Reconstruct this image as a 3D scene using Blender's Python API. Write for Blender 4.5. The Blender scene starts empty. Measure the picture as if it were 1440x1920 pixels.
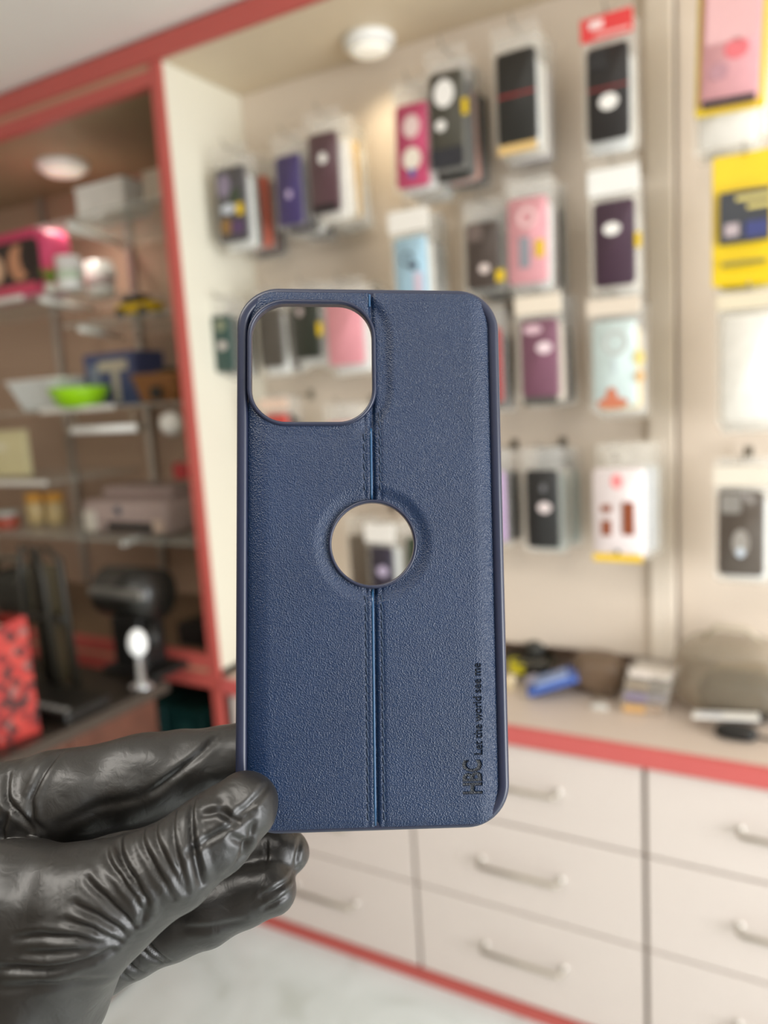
import bpy, bmesh, math, random
import numpy as np
from mathutils import Matrix, Vector

# ------------------------------------------------------------------ camera, light, exposure
scene = bpy.context.scene
COL = scene.collection
CAM_ROT = ((0.870511, -0.020582, 0.491718), (0.488225, 0.162019, -0.857546), (-0.062018, 0.986573, 0.151088))
cam_d = bpy.data.cameras.new('camera')
cam = bpy.data.objects.new('camera', cam_d)
COL.objects.link(cam)
cam.matrix_world = Matrix.Translation((0, -1.62, 1.55)) @ Matrix(CAM_ROT).to_4x4()
cam_d.sensor_fit = 'VERTICAL'
cam_d.sensor_height = 36.0
cam_d.sensor_width = 27.0
cam_d.lens = 1452.0 / 1920.0 * 36.0
cam_d.clip_start = 0.01
cam_d.dof.use_dof = True
cam_d.dof.focus_distance = 0.231
cam_d.dof.aperture_fstop = 7.2
scene.camera = cam

world = bpy.data.worlds.new('world')
scene.world = world
world.use_nodes = True
bg = world.node_tree.nodes['Background']
bg.inputs[0].default_value = (0.86, 0.94, 1.0, 1)
bg.inputs[1].default_value = 1.5


def area_light(name, loc, target, sx, sy, power, color):
    d = bpy.data.lights.new(name, 'AREA')
    d.shape = 'RECTANGLE'
    d.size, d.size_y, d.energy, d.color = sx, sy, power, color
    o = bpy.data.objects.new(name, d)
    COL.objects.link(o)
    o.location = loc
    o.rotation_euler = (Vector(target) - Vector(loc)).to_track_quat('-Z', 'Y').to_euler()
    return o


area_light('shopfront_daylight', (2.8, -1.6, 1.2), (-0.7, 0.2, 1.25), 1.8, 1.9, 165, (0.985, 0.99, 1.0))
area_light('ceiling_fill_light', (-0.6, -1.9, 2.44), (-0.6, -1.7, 0), 1.4, 0.25, 20, (1.0, 0.95, 0.88))  # added fill lamp near the ceiling, no fixture seen there

vs = scene.view_settings
vs.view_transform = 'Standard'
vs.look = 'None'
vs.gamma = 1.0
vs.use_curve_mapping = False
vs.exposure = -0.33


# ------------------------------------------------------------------ materials
def lin(h):
    h = h.lstrip('#')
    c = [int(h[i:i + 2], 16) / 255 for i in (0, 2, 4)]
    return tuple(x / 12.92 if x <= .04045 else ((x + .055) / 1.055) ** 2.4 for x in c) + (1,)


MATS = {}


def mat(hexc, rough=.5, metal=0., var=.12, scale=18., bump=0., bscale=200., spec=.5, alpha=1., emit=0., name=None):
    key = (hexc, rough, metal, var, scale, bump, bscale, spec, alpha, emit)
    if key in MATS:
        return MATS[key]
    m = bpy.data.materials.new(name or 'paint_' + hexc.lstrip('#'))
    m.use_nodes = True
    nt = m.node_tree
    b = nt.nodes['Principled BSDF']
    tc = nt.nodes.new('ShaderNodeTexCoord')
    nz = nt.nodes.new('ShaderNodeTexNoise')
    nz.inputs['Scale'].default_value = scale
    nz.inputs['Detail'].default_value = 4
    nt.links.new(tc.outputs['Object'], nz.inputs['Vector'])
    mx = nt.nodes.new('ShaderNodeMix')
    mx.data_type = 'RGBA'
    c = lin(hexc)
    mx.inputs['A'].default_value = tuple(v * (1 - var) for v in c[:3]) + (1,)
    mx.inputs['B'].default_value = tuple(min(1, v * (1 + var)) for v in c[:3]) + (1,)
    nt.links.new(nz.outputs['Fac'], mx.inputs['Factor'])
    nt.links.new(mx.outputs['Result'], b.inputs['Base Color'])
    b.inputs['Roughness'].default_value = rough
    b.inputs['Metallic'].default_value = metal
    b.inputs['Specular IOR Level'].default_value = spec
    b.inputs['Alpha'].default_value = alpha
    if emit:
        b.inputs['Emission Color'].default_value = c
        b.inputs['Emission Strength'].default_value = emit
    if bump:
        n2 = nt.nodes.new('ShaderNodeTexNoise')
        n2.inputs['Scale'].default_value = bscale
        n2.inputs['Detail'].default_value = 3
        nt.links.new(tc.outputs['Object'], n2.inputs['Vector'])
        bp = nt.nodes.new('ShaderNodeBump')
        bp.inputs['Strength'].default_value = bump
        bp.inputs['Distance'].default_value = 0.3 / bscale
        nt.links.new(n2.outputs['Fac'], bp.inputs['Height'])
        nt.links.new(bp.outputs['Normal'], b.inputs['Normal'])
    MATS[key] = m
    return m


def ramp_mat(name, stops, tex='noise', scale=5., rough=.5, detail=6., distortion=0., constant=False, spec=.5):
    m = bpy.data.materials.new(name)
    m.use_nodes = True
    nt = m.node_tree
    b = nt.nodes['Principled BSDF']
    tc = nt.nodes.new('ShaderNodeTexCoord')
    if tex == 'noise':
        t = nt.nodes.new('ShaderNodeTexNoise')
        t.inputs['Detail'].default_value = detail
        t.inputs['Distortion'].default_value = distortion
        out = t.outputs['Fac']
    else:
        t = nt.nodes.new('ShaderNodeTexVoronoi')
        out = t.outputs['Color']
    t.inputs['Scale'].default_value = scale
    nt.links.new(tc.outputs['Object'], t.inputs['Vector'])
    r = nt.nodes.new('ShaderNodeValToRGB')
    if constant:
        r.color_ramp.interpolation = 'CONSTANT'
    el = r.color_ramp.elements
    while len(el) < len(stops):
        el.new(.5)
    for e, (p, c) in zip(el, stops):
        e.position = p
        e.color = lin(c)
    nt.links.new(out, r.inputs['Fac'])
    nt.links.new(r.outputs['Color'], b.inputs['Base Color'])
    b.inputs['Roughness'].default_value = rough
    b.inputs['Specular IOR Level'].default_value = spec
    return m


CREAM = mat('#e0d2c1', .45, var=.03, scale=3)
CREAM_SIDE = mat('#e2ddcb', .45, var=.03, scale=3)
DRAWER = mat('#d9cec6', .35, var=.03, scale=4)
RED = mat('#bd5850', .4, var=.05, scale=6)
TAN = mat('#b98f74', .5, var=.05)
SHADED_LAM = mat('#bb9f89', .5, var=.06, scale=3)  # cream laminate browned: the bay's shade is put into the colour
STEEL = mat('#b9b1a4', .28, 1., var=.05)
WIRE = mat('#9a948a', .3, 1., var=.05)
DARK_GAP = mat('#8a7258', .7)
WHITE = mat('#f1efe9', .4, var=.03)
BLACK = mat('#181817', .4, var=.2)
CLEAR = mat('#f4f1ea', .2, var=.02, alpha=.12, spec=.6, name='clear_plastic')
CLEAR_DIM = mat('#ece6da', .25, var=.05, alpha=.30, spec=.6, name='cloudy_plastic')
GLASS = mat('#dfe9e2', .08, var=.02, alpha=.28, spec=.6, name='shelf_glass')
FLOOR = ramp_mat('marble_floor', [(.25, '#b4bbb2'), (.42, '#d2dad8'), (.7, '#dee6e5')], scale=4.5, distortion=1.2, rough=.3)
CEIL = mat('#f4efe7', .7, var=.03, scale=2)


# ------------------------------------------------------------------ mesh helpers
def mesh_obj(name, verts, faces, m, parent=None, smooth=False, loc=None):
    me = bpy.data.meshes.new(name)
    me.from_pydata([tuple(v) for v in verts], [], [tuple(f) for f in faces])
    me.materials.append(m)
    if smooth:
        me.shade_smooth()
    o = bpy.data.objects.new(name, me)
    COL.objects.link(o)
    if parent:
        o.parent = parent
    if loc:
        o.location = loc
    return o


def tag(o, label, cat, group=None):
    o['label'] = label
    o['category'] = cat
    if group:
        o['group'] = group
    return o


def struct(o):
    o['kind'] = 'structure'
    return o


def thing(name, label, cat, loc=(0, 0, 0), rz=0., group=None, ry=0.):
    o = bpy.data.objects.new(name, None)
    o.empty_display_size = .02
    COL.objects.link(o)
    o.location = loc
    o.rotation_euler = (0, ry, rz)
    return tag(o, label, cat, group)


class MB:
    def __init__(s):
        s.v, s.f = [], []

    def add(s, v, f):
        n = len(s.v)
        s.v += [tuple(p) for p in v]
        s.f += [tuple(i + n for i in q) for q in f]
        return s

    def box(s, c, d, ch=0.):
        x, y, z = [t / 2 for t in d]
        if ch <= 0:
            v = [(c[0] + i * x, c[1] + j * y, c[2] + k * z) for i in (-1, 1) for j in (-1, 1) for k in (-1, 1)]
            return s.add(v, [(0, 1, 3, 2), (4, 6, 7, 5), (0, 4, 5, 1), (2, 3, 7, 6), (0, 2, 6, 4), (1, 5, 7, 3)])
        bm = bmesh.new()
        bmesh.ops.create_cube(bm, size=1)
        for v in bm.verts:
            v.co = (v.co.x * d[0], v.co.y * d[1], v.co.z * d[2])
        bmesh.ops.bevel(bm, geom=bm.edges[:], offset=min(ch, min(d) * .45), segments=2, affect='EDGES', profile=.5)
        bm.verts.index_update()
        v = [(p.co.x + c[0], p.co.y + c[1], p.co.z + c[2]) for p in bm.verts]
        f = [[q.index for q in p.verts] for p in bm.faces]
        bm.free()
        return s.add(v, f)

    def lathe(s, prof, c=(0, 0, 0), n=20, axis='z'):
        v, f = [], []
        for r, h in prof:
            for i in range(n):
                a = 2 * math.pi * i / n
                p = (r * math.cos(a), r * math.sin(a), h)
                if axis == 'y':
                    p = (p[0], p[2], p[1])
                elif axis == 'x':
                    p = (p[2], p[0], p[1])
                v.append((p[0] + c[0], p[1] + c[1], p[2] + c[2]))
        for j in range(len(prof) - 1):
            for i in range(n):
                k = (i + 1) % n
                f.append((j * n + i, j * n + k, (j + 1) * n + k, (j + 1) * n + i))
        f.append(tuple(range(n - 1, -1, -1)))
        f.append(tuple((len(prof) - 1) * n + i for i in range(n)))
        return s.add(v, f)

    def tube(s, pts, r, n=8):
        pts = [Vector(p) for p in pts]
        rr = r if isinstance(r, (list, tuple)) else [r] * len(pts)
        v, f = [], []
        up = Vector((0, 0, 1))
        for i, p in enumerate(pts):
            t = (pts[min(i + 1, len(pts) - 1)] - pts[max(i - 1, 0)]).normalized()
            a = t.cross(up if abs(t.dot(up)) < .95 else Vector((1, 0, 0))).normalized()
            b = t.cross(a)
            for k in range(n):
                q = 2 * math.pi * k / n
                v.append(p + a * (rr[i] * math.cos(q)) + b * (rr[i] * math.sin(q)))
        for j in range(len(pts) - 1):
            for i in range(n):
                k = (i + 1) % n
                f.append((j * n + i, j * n + k, (j + 1) * n + k, (j + 1) * n + i))
        f.append(tuple(range(n - 1, -1, -1)))
        f.append(tuple((len(pts) - 1) * n + i for i in range(n)))
        return s.add(v, f)

    def slab(s, w, h, t, r, ch=.001, c=(0, 0, 0), seg=4):
        """rounded-corner slab standing in the XZ plane, front towards -Y"""
        v, f = [], []
        lay = [(-t / 2, ch), (-t / 2 + ch, 0), (t / 2 - ch, 0), (t / 2, ch)]
        n = 0
        for y, ins in lay:
            ring = rrect(w / 2 - ins, h / 2 - ins, max(r - ins, .0005), seg)
            n = len(ring)
            v += [(c[0] + x, c[1] + y, c[2] + z) for x, z in ring]
        for j in range(3):
            for i in range(n):
                k = (i + 1) % n
                f.append((j * n + i, j * n + k, (j + 1) * n + k, (j + 1) * n + i))
        f.append(tuple(range(n - 1, -1, -1)))
        f.append(tuple(3 * n + i for i in range(n)))
        return s.add(v, f)

    def build(s, name, m, parent=None, smooth=False, loc=None):
        return mesh_obj(name, s.v, s.f, m, parent, smooth, loc)


def rrect(hw, hh, r, seg=6):
    pts = []
    for cxx, czz, a0 in ((hw - r, hh - r, 0), (-hw + r, hh - r, 90), (-hw + r, -hh + r, 180), (hw - r, -hh + r, 270)):
        for i in range(seg + 1):
            a = math.radians(a0 + 90 * i / seg)
            pts.append((cxx + r * math.cos(a), czz + r * math.sin(a)))
    return pts


def ellipse_disc(rx, rz, y, t=.0006, n=18, c=(0, 0)):
    m = MB()
    v = [(c[0] + rx * math.cos(2 * math.pi * i / n), yy, c[1] + rz * math.sin(2 * math.pi * i / n)) for yy in (y, y + t) for i in range(n)]
    f = [tuple(range(n - 1, -1, -1)), tuple(n + i for i in range(n))]
    f += [(i, (i + 1) % n, n + (i + 1) % n, n + i) for i in range(n)]
    return m.add(v, f)


def blob(name, dims, m, parent=None, amp=.12, seed=0, freq=5., loc=None, flat=True, level=4):
    bm = bmesh.new()
    bmesh.ops.create_icosphere(bm, subdivisions=level, radius=1)
    rng = random.Random(seed)
    waves = [(Vector((rng.uniform(-1, 1), rng.uniform(-1, 1), rng.uniform(-1, 1))) * freq * rng.uniform(.5, 1.6), rng.uniform(0, 6.3)) for _ in range(9)]
    for v in bm.verts:
        d = sum(abs(math.sin(w.dot(v.co) + p)) for w, p in waves) / len(waves) - .6
        q = v.co * (1 + amp * 2 * d)
        # squarer than a ball, resting on its base
        q = Vector([math.copysign(abs(t) ** .7, t) for t in q])
        z = q.z * dims[2] / 2 + dims[2] / 2
        v.co = (q.x * dims[0] / 2, q.y * dims[1] / 2, max(z, 0) if flat else z)
    me = bpy.data.meshes.new(name)
    bm.to_mesh(me)
    bm.free()
    me.materials.append(m)
    me.shade_smooth()
    o = bpy.data.objects.new(name, me)
    COL.objects.link(o)
    if parent:
        o.parent = parent
    if loc:
        o.location = loc
    return o


def sbox(name, x0, x1, y0, y1, z0, z1, m, parent=None, ch=0.):
    c = ((x0 + x1) / 2, (y0 + y1) / 2, (z0 + z1) / 2)
    b = MB().box((0, 0, 0), (x1 - x0, y1 - y0, z1 - z0), ch)
    return b.build(name, m, parent, loc=c)

# ------------------------------------------------------------------ the room
struct(sbox('floor', -3.4, 2.8, -3.6, .66, -.06, 0, FLOOR))
struct(sbox('ceiling', -3.4, 2.8, -3.6, .66, 2.497, 2.56, CEIL))
struct(sbox('wall_back', -3.4, 2.8, .62, .70, 0, 2.5, CREAM))
struct(sbox('wall_left', -3.45, -3.36, -3.6, .66, 0, 2.5, CREAM))
struct(sbox('front_light_block', -3.36, 2.8, -3.6, -3.5, 0, 2.5, mat('#8d8377', .7)))  # added unseen wall, blocks open-side light that greyed the case
struct(sbox('trim_1', -3.36, 2.74, -.016, -.0005, 2.4325, 2.489, RED, ch=.002))      # band along the top of the shelving

# ------------------------------------------------------------------ niche with the hanging packets
nic = thing('display_niche', 'cream built-in wall niche with red-edged side post and hanging phone packets', 'cabinet', (-.9, .1, .77))


def npart(name, x0, x1, y0, y1, z0, z1, m, ch=0.):
    o = sbox(name, x0, x1, y0, y1, z0, z1, m, nic, ch)
    o.location = Vector(o.location) - Vector(nic.location)
    return o


npart('side_panel', -1.538, -1.502, 0, .6, .79, 2.431, CREAM_SIDE)
npart('edge_strip', -1.539, -1.502, -.014, 0, .03, 2.431, RED, .002)
npart('top_panel', -1.502, 1.2, 0, .6, 2.432, 2.45, mat('#dccbb0', .5, var=.03))
npart('back_panel', -1.502, -.305, .31, .33, .855, 2.432, CREAM, .002)
npart('back_panel', -.303, 1.2, .345, .365, .855, 2.432, CREAM, .002)
npart('joint_strip', -.362, -.306, .297, .3095, .857, 2.431, mat('#e8dccb', .45, var=.03, scale=3), .002)
npart('shade_strip', -1.40, -.32, .50, .53, .768, .85, SHADED_LAM)  # brown strip painting the shade in the gap under the back panel
lamp = thing('ceiling_downlight', 'round white downlight in the top of the packet niche', 'light', (-1.01, .215, 2.432))
MB().lathe([(.062, 0), (.066, -.006), (.062, -.024), (.05, -.03)], n=28).build('housing', WHITE, lamp, True)
MB().lathe([(.049, -.0305), (.046, -.036), (.03, -.041)], n=28).build('diffuser', mat('#fff7e8', .5, emit=.35), lamp, True)
pl = bpy.data.lights.new('downlight_glow', 'SPOT')
pl.energy, pl.color, pl.shadow_soft_size, pl.spot_size, pl.spot_blend = 5, (1, .86, .62), .05, 2.4, 1
plo = bpy.data.objects.new('downlight_glow', pl)
COL.objects.link(plo)
plo.location = (-1.01, .215, 2.38)

# worktop and drawers
wt = thing('worktop', 'long cream worktop with red front edge below the packet niche', 'worktop', (-.3, .3, .745))
sbox('board', -1.2, 1.5, -.3, .3, 0, .023, mat('#d6c6b8', .4, var=.05, scale=5), wt, .002)
sbox('front_edge', -1.2, 1.5, -.318, -.3, -.022, .023, mat('#c9605c', .38, var=.04), wt, .003)
GAPX = [-1.487, -.905, -.323, .259, .841]
ROWZ = [(.513, .718), (.284, .507), (.037, .278)]
WHICH = ['partly hidden behind the black glove', 'right behind the lower end of the blue phone case', 'at the right edge of the picture', 'just beyond the right edge of the picture']
for k in range(4):
    x0, x1 = GAPX[k], GAPX[k + 1]
    xc = (x0 + x1) / 2
    cab = thing('drawer_cabinet', 'pale three-drawer cabinet ' + WHICH[k], 'cabinet', (xc, .28, 0), group='pale drawer cabinets under the worktop')
    sbox('body', x0 - xc + .001, x1 - xc - .001, -.262, .3, .034, .722, DARK_GAP, cab)
    sbox('plinth', x0 - xc + .001, x1 - xc - .001, -.286, .28, 0, .034, RED, cab)
    for z0, z1 in ROWZ:
        d = sbox('drawer', x0 - xc + .0055, x1 - xc - .0055, -.28, -.263, z0, z1, DRAWER, cab, .0015)
        zc = {.513: .62, .284: .40, .037: .168}[z0] - (z0 + z1) / 2
        m = MB()
        m.tube([(-.1, -.008, zc), (-.1, -.034, zc), (-.094, -.04, zc), (.094, -.04, zc), (.1, -.034, zc), (.1, -.008, zc)], .0052, 10)
        m.build('handle', STEEL, d, True)
        for sx in (-1, 1):
            MB().lathe([(.009, -.0085), (.009, -.012), (.006, -.014)], (sx * .1, 0, zc), 14, 'y').build('handle_foot', mat('#efece6', .25, .6, var=.02), d, True)  # near-white feet: the handle ends' highlight is in the colour

# ------------------------------------------------------------------ packets on hooks
random.seed(7)


def hook(x, z, y_tip, who):
    h = thing('peg_hook', 'thin steel wire hook carrying ' + who, 'hook', (x, .31, z), group='wire hooks on the niche back panel')
    L = .31 - y_tip
    MB().tube([(0, 0, 0), (0, -L * .5, 0), (0, -L, .004), (0, -L - .012, .02)], .0021, 6).build('wire', WIRE, h, True)
    MB().box((0, -.002, 0), (.02, .004, .032), .001).build('plate', WIRE, h)


def packet(x, y, z, w, h, color, label, cat, bag='clear', header=None, decor=(), tilt=0., rough=.45, group=None, top=.045, cover=True, thick=.011, cammark=None, yaw=0., bagcol=None):
    t = thing('phone_case_packet', label, cat, (x, y, z), math.radians(yaw), group, math.radians(tilt))
    if cover:
        c = MB().slab(w, h, thick, .011, .002, seg=4).build('phone_cover', mat(color, rough, var=.12, scale=40), t, True)
        if cammark:
            MB().slab(w * .44, w * .46, .002, .007, .0006, (-w * .22, -thick / 2 - .0008, h * .5 - w * .29)).build('camera_cutout', mat(cammark, .3), c)
    bm_ = {'clear': CLEAR, 'cloudy': CLEAR_DIM}.get(bag) or (mat(bag, .35, var=.06) if bag else None)
    if bm_:
        yb = 0 if bag in ('clear', 'cloudy') else .010
        tb = .006 if bag in ('clear', 'cloudy') else .004
        MB().slab(w + .02, h + .02 + top, tb, .005, .0015, (0, yb, top / 2), 2).build('bag', bm_, t)
    if header:
        hc, hh = header
        MB().slab(w + .02, hh, .005, .003, .001, (0, -.008, h / 2 + .012 + hh / 2), 2).build('header_card', mat(hc, .4, var=.04), t)
    yf = -thick / 2 - .0008
    for i, dd in enumerate(decor):
        kind, dx, dz, a, b, colr = dd[:6]
        nm = dd[6] if len(dd) > 6 else 'sticker'
        yy = yf - .0006 * i if dz < h / 2 else -.0115
        if kind == 'disc':
            ellipse_disc(a, b, yy, c=(dx, dz)).build(nm, mat(colr, .5, var=.03), t)
        elif kind == 'ring':
            m = MB()
            n = 24
            v, f = [], []
            for k in range(n):
                q = 2 * math.pi * k / n
                for rr, y2 in ((a, yy), (b, yy), (b, yy + .001), (a, yy + .001)):
                    v.append((dx + rr * math.cos(q), y2, dz + rr * math.sin(q)))
            for k in range(n):
                j = (k + 1) % n
                for e in range(4):
                    f.append((k * 4 + e, k * 4 + (e + 1) % 4, j * 4 + (e + 1) % 4, j * 4 + e))
            m.add(v, f).build(nm, mat(colr, .5, var=.03), t)
        else:
            MB().box((dx, yy, dz), (a, .0012, b)).build(nm, mat(colr, .45, var=.04), t)
    return t


ORD = ['first', 'second', 'third', 'fourth', 'fifth']
PALE, DARK = ('#dfe0dc', '#e9e4da', '#d9d3c9', '#d8d2c6', '#c9c4d2', '#d9c9b6', '#d9c9d2', '#c9cfd6', '#dfe3e6'), ()
TONE = {'#c9583a': 'rust red', '#c9745a': 'salmon', '#d9a92c': 'amber', '#dccb3a': 'yellow', '#d8c020': 'yellow', '#55606e': 'slate', '#8b9c94': 'sage', '#a6b2ab': 'sage', '#e2c987': 'straw',
        '#3b4440': 'dark grey', '#6a4a40': 'brown', '#4a443e': 'grey brown', '#4a4a40': 'olive', '#4a4a44': 'olive', '#4a4038': 'brown', '#55584f': 'olive', '#4a3d35': 'brown', '#3b3a30': 'olive'}
for c_ in PALE:
    TONE[c_] = 'pale'
for c_ in ('#2b2522', '#2e2630', '#3a342f', '#24231f', '#2b2722', '#2e2a25', '#302b26', '#3a342e', '#241f1b', '#3a322b', '#3a302a', '#2b211c', '#241c18', '#3a3128', '#2e2720', '#3b342c', '#2f2924', '#2b2520'):
    TONE[c_] = 'black'


def stack(x, z, y, w, h, color, label, who, n=3, back=('#e9e4da',), step=.03, top=.045, dzb=-.008, **kw):
    """a wire hook, its front packet and the packets queued behind it"""
    packet(x, y, z, w, h, color, label, 'phone case packet', top=top, **kw)
    hook(x, z + h / 2 + .002 + top, y - .012, who)
    n = min(n, int((.285 - y) / step))
    for k in range(n):
        yy = y + (k + 1) * step
        c = back[k % len(back)]
        packet(x + random.uniform(-.007, .007), yy, z + dzb + random.uniform(-.012, .004), w * random.uniform(.97, 1.02), h * random.uniform(.98, 1.02), c,
               TONE[c] + ' packet hanging ' + ORD[k] + ' behind ' + who, 'phone case packet', bag='cloudy' if c in ('#e9e4da', '#dfe0dc') else 'clear',
               group='packets queued behind ' + who, top=top, tilt=random.uniform(-2, 2), yaw=random.uniform(-4, 4))


W_, Y_ = '#f3efe8', '#e8c312'
# upper row, from the left post to the right edge
stack(-1.395, 2.075, .10, .10, .19, '#4d4a4c', 'dark camouflage phone case packet nearest the red post', 'the camouflage phone case', 5,
      ['#dfe0dc', '#3b4440', '#c9583a', '#6a4a40', '#2b2522'], step=.032, tilt=1,
      decor=[('disc', -.02, .05, .022, .03, '#8a7f92', 'print_patch'), ('disc', .015, .02, .02, .02, '#3f4a38', 'print_patch'), ('disc', -.01, -.01, .026, .013, '#c9cfd6', 'print_patch'), ('rect', .03, -.015, .022, .03, Y_), ('disc', -.02, -.055, .02, .022, '#8d6b3a', 'print_patch'), ('disc', .02, -.06, .024, .02, '#594265', 'print_patch')])
stack(-1.215, 2.083, .115, .078, .172, '#463a68', 'purple phone case packet in the upper row of hooks', 'the purple upper-row phone case', 5, ['#2e2630', '#4a443e', '#dfe0dc', '#3a342f'], decor=[('disc', 0, -.01, .009, .01, '#c9b6d8')], tilt=1)
stack(-1.105, 2.105, .115, .086, .19, '#5d4348', 'dark maroon phone case packet in the upper row of hooks', 'the dark maroon phone case', 5, ['#e9e4da', '#e9e4da', '#d9a92c', '#e9e4da', '#dfe0dc'], rough=.3,
      decor=[('disc', 0, .035, .012, .013, W_), ('rect', 0, -.085, .07, .018, '#221c1e', 'base_band')], tilt=1)
stack(-.862, 2.125, .13, .086, .186, '#c04a6c', 'magenta phone case packet with two pale discs', 'the magenta phone case', 4, ['#dfe0dc', '#4a4a40', '#d9d3c9'], decor=[('disc', 0, .042, .022, .026, '#e3c9c2'), ('disc', 0, -.03, .024, .026, '#eadfcd'), ('disc', 0, -.062, .009, .011, '#4a68a8')], tilt=2)
stack(-.768, 2.16, .125, .084, .208, '#4b483e', 'olive grey phone case packet with a white ring disc', 'the olive grey phone case', 5, ['#24231f', '#24231f', '#c9745a', '#2b2722'], decor=[('disc', -.004, .058, .025, .03, W_), ('disc', -.014, -.01, .013, .012, W_), ('rect', 0, -.082, .082, .042, '#2a2a30', 'base_band'), ('rect', .048, .02, .014, .034, Y_, 'price_tag')], tilt=1)
stack(-.60, 2.172, .125, .09, .19, '#282724', 'black phone case packet with red middle line and gold lower strip', 'the black red-lined phone case', 4, ['#dfe0dc', '#e9e4da', '#c9c4d2', '#55606e'],
      decor=[('rect', 0, .005, .086, .004, '#a33030', 'red_line'), ('rect', 0, -.106, .09, .02, '#dcb877', 'gold_strip')])
stack(-.404, 2.137, .13, .086, .184, '#272423', 'black phone case packet with a bright red header card', 'the red-headed black phone case', 2, ['#dfe0dc', '#d8d2c6'], header=('#dd3f3f', .046), top=.058,
      decor=[('rect', 0, .01, .084, .003, '#9a3232', 'red_line'), ('disc', .002, -.018, .02, .016, W_), ('rect', -.02, .133, .028, .014, '#f6e6e2', 'print_line'), ('rect', .012, .112, .07, .006, '#f0b4ae', 'print_line')], cammark='#201e1e')
stack(-.168, 2.165, .115, .106, .215, '#d99fa3', 'pink patterned phone case on a bright yellow backing card', 'the pink case on yellow card', 3, ['#e9e4da', '#e9e4da', '#dfe0dc'], bag='#e9c90f', dzb=-.06,
      decor=[('rect', 0, .05, .09, .09, '#e4b4b4', 'print_patch'), ('disc', .01, -.01, .022, .018, '#e2747a', 'print_patch'), ('disc', -.02, -.045, .018, .016, '#b98a92', 'print_patch'), ('rect', 0, -.102, .094, .014, '#2b2628', 'base_band')], tilt=2)
# second row
stack(-1.47, 1.715, .10, .07, .155, '#2f4a44', 'dark teal phone case packet beside the left corner of the blue case', 'the dark teal phone case', 3, ['#4a4a44', '#dfe0dc'], decor=[('disc', .0, -.005, .016, .012, '#c9bfb9'), ('disc', 0, .05, .016, .014, '#8a8f74')])
stack(-1.325, 1.72, .13, .078, .158, '#514b43', 'grey brown phone case packet seen left in the camera cutout', 'the grey brown cutout phone case', 3, ['#dfe0dc', '#4a4038'])
stack(-1.205, 1.728, .13, .084, .145, '#2c3026', 'dark green phone case packet seen inside the camera cutout', 'the dark green cutout phone case', 3, ['#dfe0dc', '#3b3a30'], decor=[('disc', -.015, .05, .009, .011, '#c7b5b0'), ('rect', .046, .0, .016, .034, Y_, 'price_tag')])
stack(-1.085, 1.712, .13, .108, .165, '#e39aa2', 'plain pink phone case packet seen inside the camera cutout', 'the plain pink cutout phone case', 4, ['#dfe0dc', '#e9e4da'])
stack(-.885, 1.84, .135, .088, .162, '#a9cadb', 'pale blue phone case packet with dark squiggle on white card', 'the pale blue phone case', 4, ['#e9e4da', '#2e2a25', '#dfe0dc'], bag='cloudy', header=('#ede8df', .05), top=.06, decor=[('ring', -.008, .03, .012, .017, '#39404e'), ('disc', .008, .012, .012, .01, '#4a5262'), ('rect', .02, -.03, .02, .05, '#d9c4d2', 'print_patch')])
stack(-.698, 1.852, .135, .08, .148, '#4d423c', 'dark brown phone case packet between pale blue and pink ones', 'the dark brown second-row phone case', 4, ['#55584f', '#d9d3c9', '#302b26'], cammark='#6b5c55', decor=[('disc', .005, -.03, .013, .011, '#e3d2cb'), ('rect', .044, -.05, .02, .026, Y_, 'price_tag')], tilt=1)
stack(-.587, 1.868, .13, .092, .185, '#dd9ea4', 'pink phone case packet with grey strip and yellow price tag', 'the pink tagged phone case', 5, ['#dfe0dc', '#3a342e', '#4a3d35', '#241f1b'], decor=[('ring', 0, .05, .014, .022, '#e8c4c2'), ('rect', -.006, -.025, .024, .066, '#8b8f96', 'print_strip'), ('rect', .03, -.02, .018, .036, Y_, 'price_tag')], tilt=1)
stack(-.396, 1.835, .13, .086, .175, '#46303f', 'plum phone case in a white-framed clear packet below the red header', 'the plum phone case', 3, ['#e9e4da', '#dfe0dc', '#d9d3c9'], bag='cloudy', header=('#eceae4', .052), top=.07, decor=[('disc', -.004, .03, .018, .013, W_), ('rect', .05, .0, .012, .03, Y_, 'price_tag')])
stack(-.143, 1.83, .12, .10, .20, '#343843', 'yellow phone case packet with a dark photograph panel', 'the yellow photo packet', 3, ['#dccb3a', '#dccb3a', '#d8c020'], bag='#ecc911', top=.03, cover=False,
      decor=[('rect', .0, .018, .09, .098, '#3d3f44', 'photo_panel'), ('rect', .02, .052, .07, .008, '#e2d07a', 'photo_stripe'), ('rect', .03, .035, .05, .008, '#e2d07a', 'photo_stripe'), ('rect', -.022, -.005, .026, .024, '#b9a9ac', 'photo_patch'), ('rect', .022, -.008, .04, .03, '#3d4378', 'photo_patch'), ('rect', 0, -.07, .08, .01, '#8a7f3a', 'print_line')])
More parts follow.
